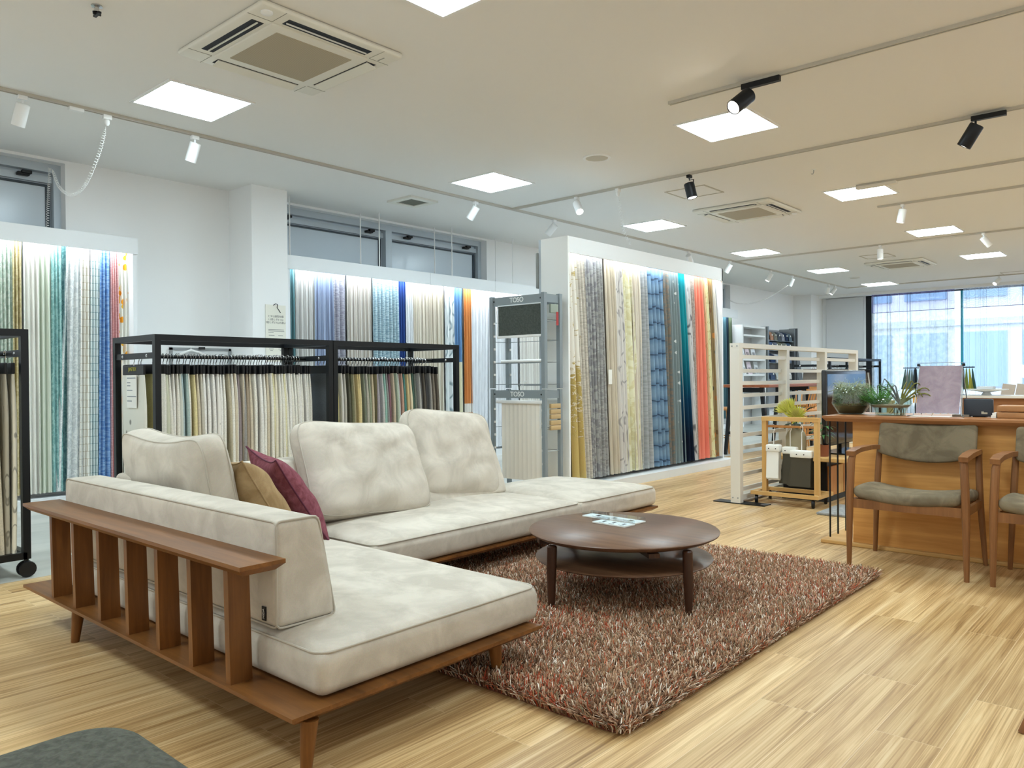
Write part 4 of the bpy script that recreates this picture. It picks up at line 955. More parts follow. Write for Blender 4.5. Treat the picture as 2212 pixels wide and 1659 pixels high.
# loose cushions
def cushion_mb(W, H, D, seed, gus=.0, dent=0.0, ear=.0, crease=.008):
    """cushion in local x (width), z (height), y (thickness), base at z=0"""
    rnd = random.Random(seed); f = [rnd.uniform(0,6.28) for _ in range(8)]; n = 26; b = MB()
    def prof(a,c):
        k = ((1-abs(a)**3.2)*(1-abs(c)**3.2)); return max(0,k)**.62
    def rim(a,c):  # pinched sides between corners
        sx = (1-.045*(1-c*c)+ear*(abs(a*c)**3)) if gus == 0 else math.sqrt(1-.17*c**8)-.02*(1-c*c); sz = (1-.04*(1-a*a)+ear*(abs(a*c)**3)) if gus == 0 else math.sqrt(1-.17*a**8)-.02*(1-a*a)
        return a*W/2*sx, c*H/2*sz
    ang = []
    def face(sgn):
        def fn(s,t_):
            a, c = math.sin((s-.5)*math.pi), math.sin((t_-.5)*math.pi)
            a, c = .5*a+.5*(2*s-1), .5*c+.5*(2*t_-1)
            x,z = rim(a,c)
            th = gus/2+(D-gus)/2*prof(a,c)
            th += crease*prof(a,c)*(math.sin(7*a+f[0]+3*c)+.6*math.sin(11*c+f[1]-4*a)+.5*math.sin(13*a*c+f[2]))
            if sgn < 0: th += crease*.6*prof(a,c)*math.sin(9*a-5*c+f[3])
            for q_ in range(3 if gus else 0):
                ca_, cc_, an_ = .55*math.sin(f[4]+2.1*q_), .5*math.cos(f[5]+1.7*q_), f[6]+1.3*q_
                dn_ = (a-ca_)*math.sin(an_)-(c-cc_)*math.cos(an_); al_ = (a-ca_)*math.cos(an_)+(c-cc_)*math.sin(an_)
                th -= 1.35*crease*math.exp(-(dn_/.07)**2-(al_/.38)**2)-.008*math.exp(-((dn_-.14)/.1)**2-(al_/.4)**2)
            zz = z - dent*max(0,c)**2*(1-a*a)*H
            return (x, sgn*th, zz+H/2)
        return fn
    b.grid(lambda s,t_: face(-1)(s,t_),n,n); b.grid(lambda s,t_: face(1)(1-s,t_),n,n)
    per = [(i/n,0) for i in range(n)]+[(1,i/n) for i in range(n)]+[(1-i/n,1) for i in range(n)]+[(0,1-i/n) for i in range(n)]
    if gus > 0:
        m_ = len(per); P0 = [face(-1)(*q) for q in per]; P1 = [face(1)(*q) for q in per]; vs = []
        for k in range(5):
            w = k/4; bulge = 1+.03*math.sin(w*math.pi)
            for p,q in zip(P0,P1): vs.append((p[0]*bulge*(1-w)+q[0]*bulge*w, p[1]*(1-w)+q[1]*w, (p[2]*(1-w)+q[2]*w-H/2)*bulge+H/2))
        b.add(vs, [(k*m_+i, k*m_+(i+1)%m_, (k+1)*m_+(i+1)%m_, (k+1)*m_+i) for k in range(4) for i in range(m_)])
    edges = [[face(-1)(*q) for q in per], [face(1)(*q) for q in per]] if gus > 0 else [[face(1)(*q) for q in per]]
    return b, edges
def cushion(name, label, W,H,D, m, base, top, right, seed, gus=0, dent=0, ear=0, pipe=True, pipe_m=None, crease=.008, group=None):
    """base/top = centres of lower and upper edge; right = direction of width"""
    base, top = Vector(base), Vector(top); up = (top-base).normalized(); rx = Vector(right); rx = (rx-up*rx.dot(up)).normalized(); ny = up.cross(rx)
    t = T(name, label, 'cushion', base, group)
    mw = Matrix((( rx.x,ny.x,up.x,base.x),(rx.y,ny.y,up.y,base.y),(rx.z,ny.z,up.z,base.z),(0,0,0,1)))
    b, edges = cushion_mb(W,H,D,seed,gus,dent,ear,crease)
    b.v = [tuple(mw @ Vector(v)) for v in b.v]
    c = b.build('cover', m, t, 180)
    if pipe:
        for e in edges: MB().tube([mw @ Vector(p) for p in e],.004,6,closed=True).build('piping', pipe_m or M['suede_pipe'], t, 180)
    return t
CG = 'large pale suede back cushions'
cushion('back_cushion','large pale suede cushion propped beside the burgundy one, on the long module',.80,.55,.24,M['suede'],(-3.40,2.70,.335),(-3.66,2.74,.86),(0,1,0),11,.08,.02,.02,group=CG)
cushion('back_cushion','large pale suede cushion standing nearest the grey blind tower',.70,.56,.24,M['suede'],(-3.52,3.46,.335),(-3.72,3.52,.875),(0,1,0),12,.08,.0,.02,group=CG)
cushion('back_cushion','large pale suede cushion rising above the slatted end bolster',.78,.54,.23,M['suede'],(-3.40,1.67,.335),(-3.40,1.565,.86),(1,0,0),13,.10,.07,.02,crease=.004,group=CG)
cushion('throw_cushion','tan suede cushion between the pale end cushion and the burgundy one',.46,.44,.20,M['tan_suede'],(-3.12,1.95,.335),(-3.21,1.75,.72),(1,-.25,0),14,0,0,.05,True,M['tan_suede'],.003,group='throw cushions')
cushion('throw_cushion','burgundy woven cushion leaning at the sofa corner',.47,.45,.17,M['burgundy'],(-3.32,2.24,.335),(-3.37,1.98,.75),(1,-.32,0),15,0,.03,.10,True,mat('burgundy piping', (92,40,58), .9),.003,group='throw cushions')
cushion('throw_cushion','ribbed beige cushion just showing behind the tan one',.42,.42,.15,M['beige_rib'],(-3.50,1.98,.335),(-3.50,1.80,.72),(1,-.1,0),16,0,0,.05,False,group='throw cushions')
# ------------------------------------------------------------ charcoal ottoman in the corner
t = T('ottoman','charcoal felt ottoman with rounded corners at the bottom picture edge','ottoman',(-1.36,.33,0))
def felt_top(p,a,b,c):
    q = p.copy(); q[2] += .02*max(0,c)*(1-a*a)*(1-b*b); return q
def rr(x0,x1,y0,y1,rc,n=8):
    out = []
    for cx,cy,a0 in ((x1-rc,y1-rc,0),(x0+rc,y1-rc,90),(x0+rc,y0+rc,180),(x1-rc,y0+rc,270)):
        for k in range(n+1): a = R(a0+90*k/n); out.append((cx+rc*math.cos(a),cy+rc*math.sin(a)))
    return out
b = MB(); rings = []
for ins,z in ((.02,.20),(.0,.215),(.0,.375),(.006,.39),(.02,.40),(.05,.404),(.12,.408),(.22,.41)):
    rings.append([(x,y,z) for x,y in rr(-1.665+ins,-1.06-ins,0.0+ins,.66-ins,max(.10-ins*.5,.02))])
n_ = len(rings[0]); b.add([p for r_ in rings for p in r_], [(k*n_+i,k*n_+(i+1)%n_,(k+1)*n_+(i+1)%n_,(k+1)*n_+i) for k in range(len(rings)-1) for i in range(n_)]+[tuple((len(rings)-1)*n_+i for i in range(n_)), tuple(range(n_-1,-1,-1))])
b.build('cushion_top', M['felt'], t, 60)
for x in (-1.60,-1.12):
    for y in (.07,.59): MB().tube([(x,y,0),(x,y,.205)],[.014,.02],12).build('leg', M['walnut'], t)
# ------------------------------------------------------------ rug
rug = T('shag_rug','brown and rust red shag rug under the round coffee table','rug',(-2.25,3.2,0))
RX0,RX1,RY0,RY1 = -3.2,-1.295,1.955,4.42
MB().prism(rr(RX0+.012,RX1-.012,RY0+.012,RY1-.012,.06,4),.001,.008).build('rug_backing', mat('rug backing', (110,62,46), .95), rug, 0)
def shag():
    rg = np.random.default_rng(3); N = 135000
    x = rg.uniform(RX0+.004,RX1-.004,N); y = rg.uniform(RY0+.004,RY1-.004,N)
    # round the corners
    cx = np.minimum(x-RX0,RX1-x); cy = np.minimum(y-RY0,RY1-y); keep = ~((cx < .05)&(cy < .05)&(((.05-cx)**2+(.05-cy)**2) > .0025)); x,y = x[keep],y[keep]; N = len(x)
    # clump lean: low-frequency field plus scatter
    fx = .55*np.sin(9*x+3*y)+.4*np.sin(23*y-11*x)+rg.normal(0,1.15,N); fy = .55*np.sin(8*y-4*x+2)+.4*np.sin(19*x+13*y)+rg.normal(0,1.15,N)
    ex = np.clip(1-np.minimum(x-RX0,RX1-x)/.05,0,1)*np.sign(x-(RX0+RX1)/2); ey = np.clip(1-np.minimum(y-RY0,RY1-y)/.05,0,1)*np.sign(y-(RY0+RY1)/2)
    fx += 1.6*ex; fy += 1.6*ey
    L = rg.uniform(.036,.058,N); lean = np.hypot(fx,fy)+1e-6; tl = np.clip(lean*.55,0,1.15)
    dx,dy = fx/lean,fy/lean
    r = rg.uniform(.0015,.0027,N)
    P = np.zeros((N,3,3)); P[:,0] = np.stack([x,y,np.full(N,.006)],1)
    P[:,1] = P[:,0]+np.stack([dx*np.sin(tl*.5)*L*.5,dy*np.sin(tl*.5)*L*.5,np.cos(tl*.5)*L*.5],1)
    P[:,2] = P[:,1]+np.stack([dx*np.sin(tl)*L*.5,dy*np.sin(tl)*L*.5,np.cos(tl)*L*.5],1)
    th = rg.uniform(0,6.28,N); V = np.zeros((N,3,3,3))
    for k in range(3):
        a = th+2*np.pi*k/3; o = np.stack([np.cos(a),np.sin(a),np.zeros(N)],1)
        for j,s in enumerate((1,1.1,.75)): V[:,j,k] = P[:,j]+o*(r*s)[:,None]
    verts = V.reshape(-1,3)-np.array([-2.25,3.2,0])
    base = (np.arange(N)*9)[:,None]; F = []
    for j in range(2):
        for k in range(3): F.append(base+np.array([[j*3+k,j*3+(k+1)%3,j*3+3+(k+1)%3,j*3+3+k]]))
    quads = np.stack(F,1).reshape(-1,4)
    tri = (base+np.array([[6,7,8]]))
    me = bpy.data.meshes.new('pile'); nq, nt = len(quads), len(tri)
    me.vertices.add(len(verts)); me.vertices.foreach_set('co', verts.ravel())
    me.loops.add(nq*4+nt*3); me.loops.foreach_set('vertex_index', np.concatenate([quads.ravel(),tri.ravel()]).astype(np.int32))
    me.polygons.add(nq+nt)
    me.polygons.foreach_set('loop_start', np.concatenate([np.arange(nq)*4, nq*4+np.arange(nt)*3]).astype(np.int32))
    me.polygons.foreach_set('loop_total', np.concatenate([np.full(nq,4),np.full(nt,3)]).astype(np.int32))
    me.update(calc_edges=True)
    pal = np.array([lin(c) for c in [(172,132,102),(142,106,80),(200,164,134),(108,78,58),(188,104,70),(228,206,182),(250,240,226),(170,136,100),(144,132,104),(178,78,50)]])
    w = np.array([.22,.17,.16,.13,.07,.09,.05,.05,.04,.02]); ci = rg.choice(len(pal), N, p=w/w.sum())
    red = (np.sin(5.1*x+2.2*y)+np.sin(7.3*y-3.1*x+1) > 1.05)&(rg.random(N) < .12); ci[red] = 9
    c = pal[ci]*rg.uniform(.8,1.15,N)[:,None]
    at = me.color_attributes.new('strand','FLOAT_COLOR','POINT'); at.data.foreach_set('color', np.repeat(np.c_[c,np.ones(N)],9,axis=0).astype(np.float32).ravel())
    m = mat('shag yarn', (140,100,80), .75, spec=.2); t_ = NT(m); a = t_.n('ShaderNodeAttribute', attribute_name='strand'); t_.col(a.outputs['Color']); me.materials.append(m)
    o = bpy.data.objects.new('pile', me); COL.objects.link(o); o.parent = rug; o['kind'] = 'stuff'
shag()
# ------------------------------------------------------------ coffee table
ct = T('coffee_table','round dark walnut coffee table with lower shelf on the shag rug','coffee table',(-2.11,3.185,0))
cx,cy = -2.11,3.185
MB().lathe([(0,.316),(.36,.316),(.425,.324),(.452,.338),(.456,.345),(.452,.349),(0,.350)],(cx,cy,0),96).build('tabletop', M['walnut_dark'], ct, 50)
MB().lathe([(.052,.205),(.36,.205),(.42,.212),(.424,.217),(.42,.221),(.052,.219)],(cx,cy,0),72).build('lower_shelf', M['walnut_dark'], ct, 50)
for ax,ay in ((-2.22,2.767),(-1.687,3.065),(-2.537,3.305),(-2.0,3.603)):
    d = Vector((ax-cx,ay-cy,0)).normalized(); tx,ty = cx+d.x*.428,cy+d.y*.428
    MB().tube([(cx+d.x*.435,cy+d.y*.435,.008),(tx+d.x*.004,ty+d.y*.004,.20),(tx,ty,.312),(tx,ty,.318)],[.014,.0225,.0225,.018],16).build('leg', M['walnut_leg'], ct)
b = MB()
for a in (232,142): b.bar((cx-.42*math.cos(R(a)),cy-.42*math.sin(R(a)),.306),(cx+.42*math.cos(R(a)),cy+.42*math.sin(R(a)),.306),.05,.02)
b.build('cross_rail', M['walnut_leg'], ct, 0)
def acrylic(p, L, W, rz, label):
    t = T('acrylic_block', label, 'price block', (*p,.351), 'clear acrylic blocks on the coffee table'); t.rotation_euler = (0,0,0)
    q = Matrix.Translation((*p,.351)) @ Matrix.Rotation(rz,4,'Z')
    a = MB().box(-L/2,L/2,-W/2,W/2,.0065,.022); a.v = [tuple(q @ Vector(v)) for v in a.v]; a.build('block', M['acrylic'], t, 0)
    a = MB().box(-L/2,L/2,-W/2,W/2,0,.006); a.v = [tuple(q @ Vector(v)) for v in a.v]; a.build('insert', M['paper'], t, 0)
    a = MB()
    rnd = random.Random(int(L*1000))
    for k in range(3):
        x = -L/2+L*(.18+.3*k); a.box(x,x+L*.07,-W*.12,W*.2,.0061,.0064); a.box(x-L*.02,x+L*.14,-W*.36,-W*.3,.0061,.0064)
    a.v = [tuple(q @ Vector(v)) for v in a.v]; a.build('print', M['ink'], t, 0)
acrylic((-2.275,3.345),.34,.085,R(-3),'longer clear acrylic price block, toward the far rim of the coffee table')
acrylic((-2.20,3.235),.20,.085,R(-3),'shorter clear acrylic price block in front of the longer one')
# ------------------------------------------------------------ counter
t = T('counter','oak reception counter with thin overhanging top and black rods','counter',(-.6,5.35,0))
chamfer_slab(MB(),-1.83,2.0,5.05,5.67,.788,.823,.018).build('countertop', M['oak_top'], t, 0)
MB().box(-1.668,2.0,5.13,5.16,.025,.788).build('front_panel', M['oak'], t, 0)
MB().box(-1.668,-1.64,5.16,5.62,.025,.788).build('side_panel', M['oak'], t, 0)
MB().rbox(-1.862,2.0,5.10,5.66,0,.025,.006,n=2,m=1).build('base_board', M['pale_wood_x'], t, 0)
for x,y in ((-1.835,5.20),(-1.83,5.33),(-1.825,5.47)): MB().tube([(x,y,.024),(x,y,.79)],.0055,10).build('rod', M['black_steel'], t)
def gv(prof, c, m, parent, name='glass'):  # glass vessel with wall thickness
    inner = [(max(r-.004,.001),z+.004) for r,z in prof]
    return MB().lathe(prof+inner[::-1],c,40).build(name, m, parent, 60)
def strand(b, p, d, L, r, rnd, curl=1.0, n=7, droop=.4):
    pts = [Vector(p)]; d = Vector(d).normalized()
    for k in range(n):
        d = (d+Vector((rnd.uniform(-1,1),rnd.uniform(-1,1),rnd.uniform(-1,1)))*.25*curl-Vector((0,0,droop/n))).normalized(); pts.append(pts[-1]+d*L/n)
    b.tube(pts,[r*(1-.6*k/n) for k in range(n+1)],4)
v = T('glass_planter','tall bulbous glass planter overflowing with grey moss on the counter end','planter',(-1.752,5.36,.823),'glass planters on the counter')
gv([(.0,0),(.072,.0),(.080,.004),(.118,.066),(.119,.074),(.108,.16),(.104,.172)],(-1.752,5.36,.823),M['glass_green'],v)
MB().lathe([(0,.006),(.070,.006),(.10,.052),(.10,.058),(0,.062)],(-1.752,5.36,.823),32).build('soil', mat('dark soil', (70,66,44), .9), v, 60)
p = T('moss_plant','tangle of grey green air moss spilling out of the tall planter','plant',(-1.752,5.36,.885),'plants on the counter')
rnd = random.Random(5)
for nm,n,m_ in (('moss_strands',420,'moss'),('moss_core',220,'moss_dark'),('moss_tips',160,'green_leaf')):
    b = MB()
    for k in range(n):
        a = rnd.uniform(0,6.28); rr_ = .085*math.sqrt(rnd.random()); z = rnd.uniform(.10,.20) if nm == 'moss_strands' else rnd.uniform(.05,.17)
        strand(b,(-1.752+rr_*math.cos(a),5.36+rr_*math.sin(a),.823+z),(math.cos(a)*.7,math.sin(a)*.7,rnd.uniform(.1,1)),rnd.uniform(.03,.075) if z > .12 else rnd.uniform(.03,.05),.0012 if m_ != 'moss_dark' else .003,rnd,2.2,6,.9)
    b.build(nm, M[m_], p)
v = T('glass_bowl','wide clear glass bowl of ferns next to the mauve swatch board','planter',(-1.503,5.34,.823),'glass planters on the counter')
gv([(0,0),(.082,0),(.088,.004),(.098,.042),(.124,.066),(.125,.072),(.122,.108)],(-1.503,5.34,.823),M['glass_green'],v)
MB().lathe([(0,.05),(.10,.05),(.115,.066),(0,.072)],(-1.503,5.34,.823),32).build('gravel', mat('pale gravel', (168,158,140), .9), v, 60)
p = T('fern','bright green feathery fern in the wide glass bowl','plant',(-1.55,5.34,.88),'plants on the counter')
b = MB()
for k in range(80):
    a = rnd.uniform(0,6.28); d = Vector((math.cos(a)*.6-.25,math.sin(a)*.6,rnd.uniform(.35,1.1))).normalized(); q0 = Vector((-1.555+rnd.uniform(-.035,.03),5.34+rnd.uniform(-.05,.05),.885)); L = rnd.uniform(.08,.17)
    for i in range(9):
        c = q0+d*L*(i+1)/9; s_ = frame(d)[0]
        for sg in (-1,1): b.bar(c,c+(s_*sg+d*.6)*.022*(1-i/11),.006,.0012,.001,.0008)
    b.tube([q0,q0+d*L],.001,4)
b.build('fronds', M['fern'], p)
p = T('air_plant','curling olive and grey air plant arching out of the wide bowl','plant',(-1.455,5.34,.88),'plants on the counter')
for nm,m_,spec in (('grey_leaves','airplant_grey',[(-.55,.16,.10),(-.75,.13,.05),(-.6,.10,.02),(-.4,.11,.07),(-.2,.07,.09)]),('olive_leaves','airplant',[(.6,.15,.06),(.9,.13,.02),(.4,.10,.12),(.7,.11,-.02),(.2,.05,.14),(1.0,.14,-.06),(.5,.08,.05)])):
    b = MB()
    for dx,L,h in spec:
        pts = []
        for k in range(12):
            f = k/11; pts.append((-1.445+dx*.19*(math.sin(f*1.9)),5.34+.03*math.sin(k+L*40)*f,.89+(.14*math.sin(f*2.6)*(.5+L*3)+h*f-.09*f*f)))
        b.tube(pts,[.006*(1-f/12)+.0006 for f in range(12)],6)
    b.build(nm, M[m_], p)
b = MB()
for k in range(12): strand(b,(-1.45+rnd.uniform(-.02,.02),5.34+rnd.uniform(-.02,.02),.9),(rnd.uniform(-.4,.4),rnd.uniform(-.4,.4),-1),.08,.003,rnd,.8,5)
b.build('roots', mat('air plant root', (128,116,92), .8), p)
t = T('swatch_board','mauve fabric swatch board on a wire easel on the counter','board',(-1.23,5.34,.823))
mb = MB().grid(lambda s,q: (-1.345+.238*s+.012*q*(1-2*s)*-.3+.012*(1-q)*0, 5.30+.10*q, .842+.292*q),6,8); mb.grid(lambda s,q: (-1.345+.238*(1-s), 5.303+.10*q, .842+.292*q),6,8)
mb.build('swatch', cloth('mauve weave', (172,158,168), (156,142,154), 60, 14), t, 180)
b = MB().tube([(-1.365,5.41,1.152),(-1.09,5.41,1.152)],.0015,5)
for x,s in ((-1.345,-.012),(-1.11,.02)): b.tube([(x,5.405,1.14),(x+s,5.29,.83),(x+s-.02*(1 if s<0 else -1),5.24,.826)],.003,6).tube([(x,5.405,1.14),(x+s,5.48,.826)],.003,6)
b.build('wire_easel', M['steel'], t)
MB().rbox(-1.36,-1.345,5.39,5.41,1.13,1.148,.004).rbox(-1.108,-1.093,5.39,5.41,1.13,1.148,.004).build('corner_clip', M['black_plastic'], t)
t = T('tablet','dark slate desk monitor turned with its back to the room','monitor',(-1.015,5.36,.823))
MB().rbox(-1.093,-.938,5.345,5.375,.827,.932,.008,n=2,m=2).build('body', mat('slate plastic', (52,60,70), .5), t)
MB().box(-1.05,-.98,5.37,5.44,.823,.829).bar((-1.015,5.37,.88),(-1.015,5.43,.828),.05,.006).build('stand', M['black_plastic'], t, 0)
MB().box(-.998,-.966,5.3442,5.345,.842,.852).box(-.998,-.985,5.3442,5.345,.852,.857).build('sticker', mat('silver sticker', (190,188,170), .5), t, 0)
for z,l in ((.823,'lower'),(.861,'upper')):
    tag(MB().rbox(-.905,-.45,5.27,5.42,z,z+.035,.006,n=2,m=2).build('wood_block', wood('oak block '+l,(198,152,104),(168,120,76),(3,30,30))),'%s of two stacked oak sample blocks on the counter' % l,'wood block','oak blocks on the counter')
tag(MB().box(-1.36,-1.14,5.22,5.29,.8232,.826).build('paper_sheet', M['paper'], None, 0),'white sheet lying in front of the mauve swatch board','paper')
tag(MB().box(-.935,-.91,5.27,5.40,.8232,.838).box(-.932,-.912,5.29,5.38,.838,.852).build('card_stack', M['paper'], None, 0),'small pile of white cards between the monitor and oak blocks','cards')
tag(MB().box(-1.15,-1.06,5.33,5.40,.8232,.836).build('tray', mat('grey tray', (140,132,120), .6), None, 0),'small grey tray under the mauve swatch board corner','tray')
# ------------------------------------------------------------ armchairs
ch = T('armchair','x','chair',(0,0,0),'olive suede armchairs')
W2, D2 = .295,.235   # half spans of the feet
for sx in (-1,1):
    MB().tube([(sx*W2,-D2,0),(sx*(W2-.004),-D2+.004,.40),(sx*(W2-.012),-D2+.01,.60),(sx*(W2-.02),-D2+.022,.642)],[.013,.021,.02,.016],10).build('front_leg', M['teak'], ch)
    MB().tube([(sx*W2,D2,0),(sx*(W2-.02),D2-.03,.36),(sx*(W2-.028),D2-.02,.55),(sx*(W2-.03),D2-.0,.645)],[.012,.018,.018,.016],10).build('rear_leg', M['teak'], ch)
    b = MB()
    P = [Vector((sx*(W2-.012),-D2-.012,.636)),Vector((sx*(W2-.012),-D2+.10,.650)),Vector((sx*(W2-.018),.05,.652)),Vector((sx*(W2-.03),D2-.03,.644)),Vector((sx*(W2-.045),D2+.015,.640))]
    for a,c,w0,w1 in zip(P[:-1],P[1:],(.044,.05,.05,.04),(.05,.05,.04,.03)): b.bar(a,c,w0,.026,w1,.026)
    b.build('arm', M['teak'], ch, 40)
b = MB().bar((-W2+.01,-D2+.012,.355),(W2-.01,-D2+.012,.355),.022,.05).bar((-W2+.02,D2-.04,.345),(W2-.02,D2-.04,.345),.022,.05)
for sx in (-1,1): b.bar((sx*(W2-.012),-D2+.01,.355),(sx*(W2-.02),D2-.03,.35),.02,.045)
b.build('seat_rail', M['teak'], ch, 0)
def seatf(p,a,b_,c):
    q = p.copy(); q[2] += .016*max(0,c)*(1-b_*b_) - .032*(1-a*a); q[2] += .012*(-b_); return q
MB().rbox(-W2+.022,W2-.022,-D2-.012,D2-.03,.382,.445,.03,seatf,4,8).build('seat', M['chair_fab'], ch, 180)
def backf(p,a,b_,c):
    q = p.copy(); q[1] += .045*(1-a*a)+.05*(c+1)/2; q[2] -= (.05 if c < 0 else .0)*abs(c)*(1-a*a); q[0] *= 1+.0*c; return q
MB().rbox(-.262,.262,D2-.075,D2-.035,.612,.79,.02,backf,4,8).build('backrest', M['chair_fab'], ch, 180)
for (x,y,rz,l) in [(-1.222,4.83,0,'olive suede armchair with teak frame, whole, against the counter'),(-.512,4.815,0,'second olive suede armchair at the counter, cut by the picture edge')]:
    o = ch if rz == 0 and x < -1 else copy_tree(ch)
    o.location = (x,y,0); o.rotation_euler = (0,0,rz); o['label'] = l
t = T('stool','stool of which only a splayed wooden foot shows at the lower picture edge','stool',(-.16,2.95,0))
MB().lathe([(0,.40),(.17,.40),(.19,.41),(.19,.43),(.17,.44),(0,.445)],(-.16,2.95,0),32).build('seat', M['chair_fab'], t, 50)
for a in (216,306,36,126): MB().tube([(-.16+.312*math.cos(R(a)),2.95+.312*math.sin(R(a)),0),(-.16+.13*math.cos(R(a)),2.95+.13*math.sin(R(a)),.405)],[.012,.018],12).build('leg', M['teak'], t)
# ------------------------------------------------------------ white slat partition
t = T('slat_partition','white wooden slatted partition screen standing on the plank floor','partition',(-2.97,7.7,0))
PX0,PX1 = -3.02,-2.935
for y in (6.235,7.24,8.22,9.19): MB().box(PX0,PX1,y-.03,y+.03,0,1.32).build('post', M['offwhite'], t, 0)
MB().box(PX0,PX1,6.205,9.22,1.32,1.36).build('top_beam', M['offwhite'], t, 0)
MB().box(PX0,PX1,6.265,9.16,.03,.075).build('bottom_beam', M['offwhite'], t, 0)
for i,z in enumerate((.12,.23,.345,.46,.575,.70,.81,.912,1.02,1.125,1.245)):
    for k,(a,c) in enumerate(((6.265,7.21),(7.27,8.19),(8.25,9.16))):
        x = PX1-.022 if (i+k)%2 == 0 else PX0+.022
        MB().box(x-.009,x+.009,a,c,z-.016,z+.016).build('slat', M['offwhite'], t, 0)
MB().box(-3.18,-2.72,6.20,6.33,0.0,.008).build('foot_plate', M['black_steel'], t, 0)
for x in (-3.0,-2.955):
    for z in (.05,1.335): MB().lathe([(.006,0),(.006,.003),(0,.004)],(x,6.205,z),10,(0,-1,0)).build('screw', M['steel'], t)
# ------------------------------------------------------------ wooden sample cart
t = T('sample_cart','small pale wood cart on casters with hanging sample books','cart',(-2.6,6.5,0))
for x in (-2.80,-2.36): MB().box(x-.019,x+.019,6.38,6.42,.10,.72).build('post', M['pale_wood'], t, 0)
MB().box(-2.82,-2.34,6.375,6.425,.70,.735).build('top_rail', M['pale_wood_x'], t, 0)
MB().tube([(-2.79,6.40,.655),(-2.37,6.40,.655)],.011,10).build('hanging_bar', M['stool_wood'], t)
b = MB().box(-2.90,-2.33,6.33,6.37,.075,.105).box(-2.90,-2.33,6.64,6.68,.075,.105).box(-2.90,-2.86,6.37,6.64,.075,.105).box(-2.37,-2.33,6.37,6.64,.075,.105)
b.build('base_frame', M['pale_wood_x'], t, 0)
for x,y in ((-2.86,6.36),(-2.38,6.36),(-2.38,6.64),(-2.86,6.64)):
    b = MB().lathe([(.012,-.014),(.034,-.012),(.037,0),(.034,.012),(.012,.014)],(x,y,.037),18,(1,.4,0)); b.tube([(x,y,.037),(x,y,.077)],.01,8); b.build('caster', M['black_plastic'], t)
def sample_book(x0,x1,y,z0,z1,hdr,pages,label,tilt=0):
    t = T('sample_book', label, 'sample book', ((x0+x1)/2,y,z0), 'sample books on the cart')
    xm = (x0+x1)/2
    MB().rbox(x0-.006,x1+.006,y-.035,y+.035,z1-.05,z1+.01,.01,n=2,m=1).build('header', hdr, t)
    for k in range(7):
        yy = y-.028+.009*k; dz = random.uniform(0,.02)
        MB().grid(lambda s,q: (x0+(x1-x0)*s-.02*q*(1-s)*(k%3), yy+.012*(q**2)*(k-3)/3, z1-.045-(z1-.045-z0-dz)*q),4,6).build('page', pages, t, 180)
    MB().tube([(xm,y,z1+.01),(xm,y,.61),(xm+.01,y,.63),(xm+.012,y-.004,.655),(xm,y,.67),(xm-.01,y,.655)],.0035,6).build('hook', M['white'], t)
    for xx in (xm-.03,xm+.03): MB().lathe([(.005,0),(.005,.003),(0,.004)],(xx,y-.035,z1-.022),10,(0,-1,0)).build('rivet', M['black_plastic'], t)
sample_book(-2.78,-2.675,6.41,.20,.49,M['paper'],M['paper'],'white sample book hung at the cart post near the partition')
DKP = drape('dark sample pages',(44,48,48),'slub',(110,100,82))
sample_book(-2.655,-2.55,6.45,.17,.475,M['paper'],DKP,'dark fabric sample book with white header, middle of the cart')
sample_book(-2.565,-2.40,6.39,.155,.455,M['paper'],DKP,'dark fabric sample book with white header, at the cart end by the counter')
# ------------------------------------------------------------ low bench with the screen, vase and flowers
t = T('low_bench','low wooden display bench behind the sample cart carrying the black screen','bench',(-2.55,7.3,0))
MB().rbox(-2.86,-2.22,6.62,8.2,.355,.39,.006,n=1,m=1).build('bench_top', M['pale_wood'], t, 0)
MB().box(-2.80,-2.42,6.78,8.1,.02,.355).build('bench_body', M['black_plastic'], t, 0)
for i,m_ in enumerate(('stool_wood','pale_wood','stool_wood')): MB().box(-2.42,-2.395,6.80+i*.16,6.95+i*.16,.05,.30).build('front_board', M[m_], t, 0)
MB().box(-2.80,-2.40,6.75,8.1,.0,.05).build('bench_plinth', mat('dark grey felt board', (60,62,62), .9), t, 0)
t = T('television','glossy black screen on a stand behind the counter end','television',(-2.42,7.2,.39))
MB().rbox(-2.45,-2.41,6.74,7.80,.47,1.125,.012,n=2,m=2).build('screen_body', mat('glossy black', (10,12,16), .25, spec=.6), t)
MB().box(-2.4102,-2.408,6.775,7.765,.505,1.09).build('screen', mat('screen glass', (6,9,14), .06, spec=.8), t, 0)
MB().box(-2.46,-2.42,7.15,7.35,.40,.48).rbox(-2.56,-2.30,6.95,7.60,.39,.402,.005,n=1,m=1).build('stand', mat('stand gloss', (14,15,18), .15), t, 0)
v = T('stone_vase','beige stone vase of yellow proteas behind the sample cart','vase',(-2.66,6.72,.39))
MB().lathe([(0,0),(.075,0),(.085,.02),(.085,.16),(.07,.20),(.042,.225),(.04,.26),(.046,.268),(.036,.268),(.034,.2)],(-2.66,6.72,.39),28).build('vase_body', M['ceramic'], v, 50)
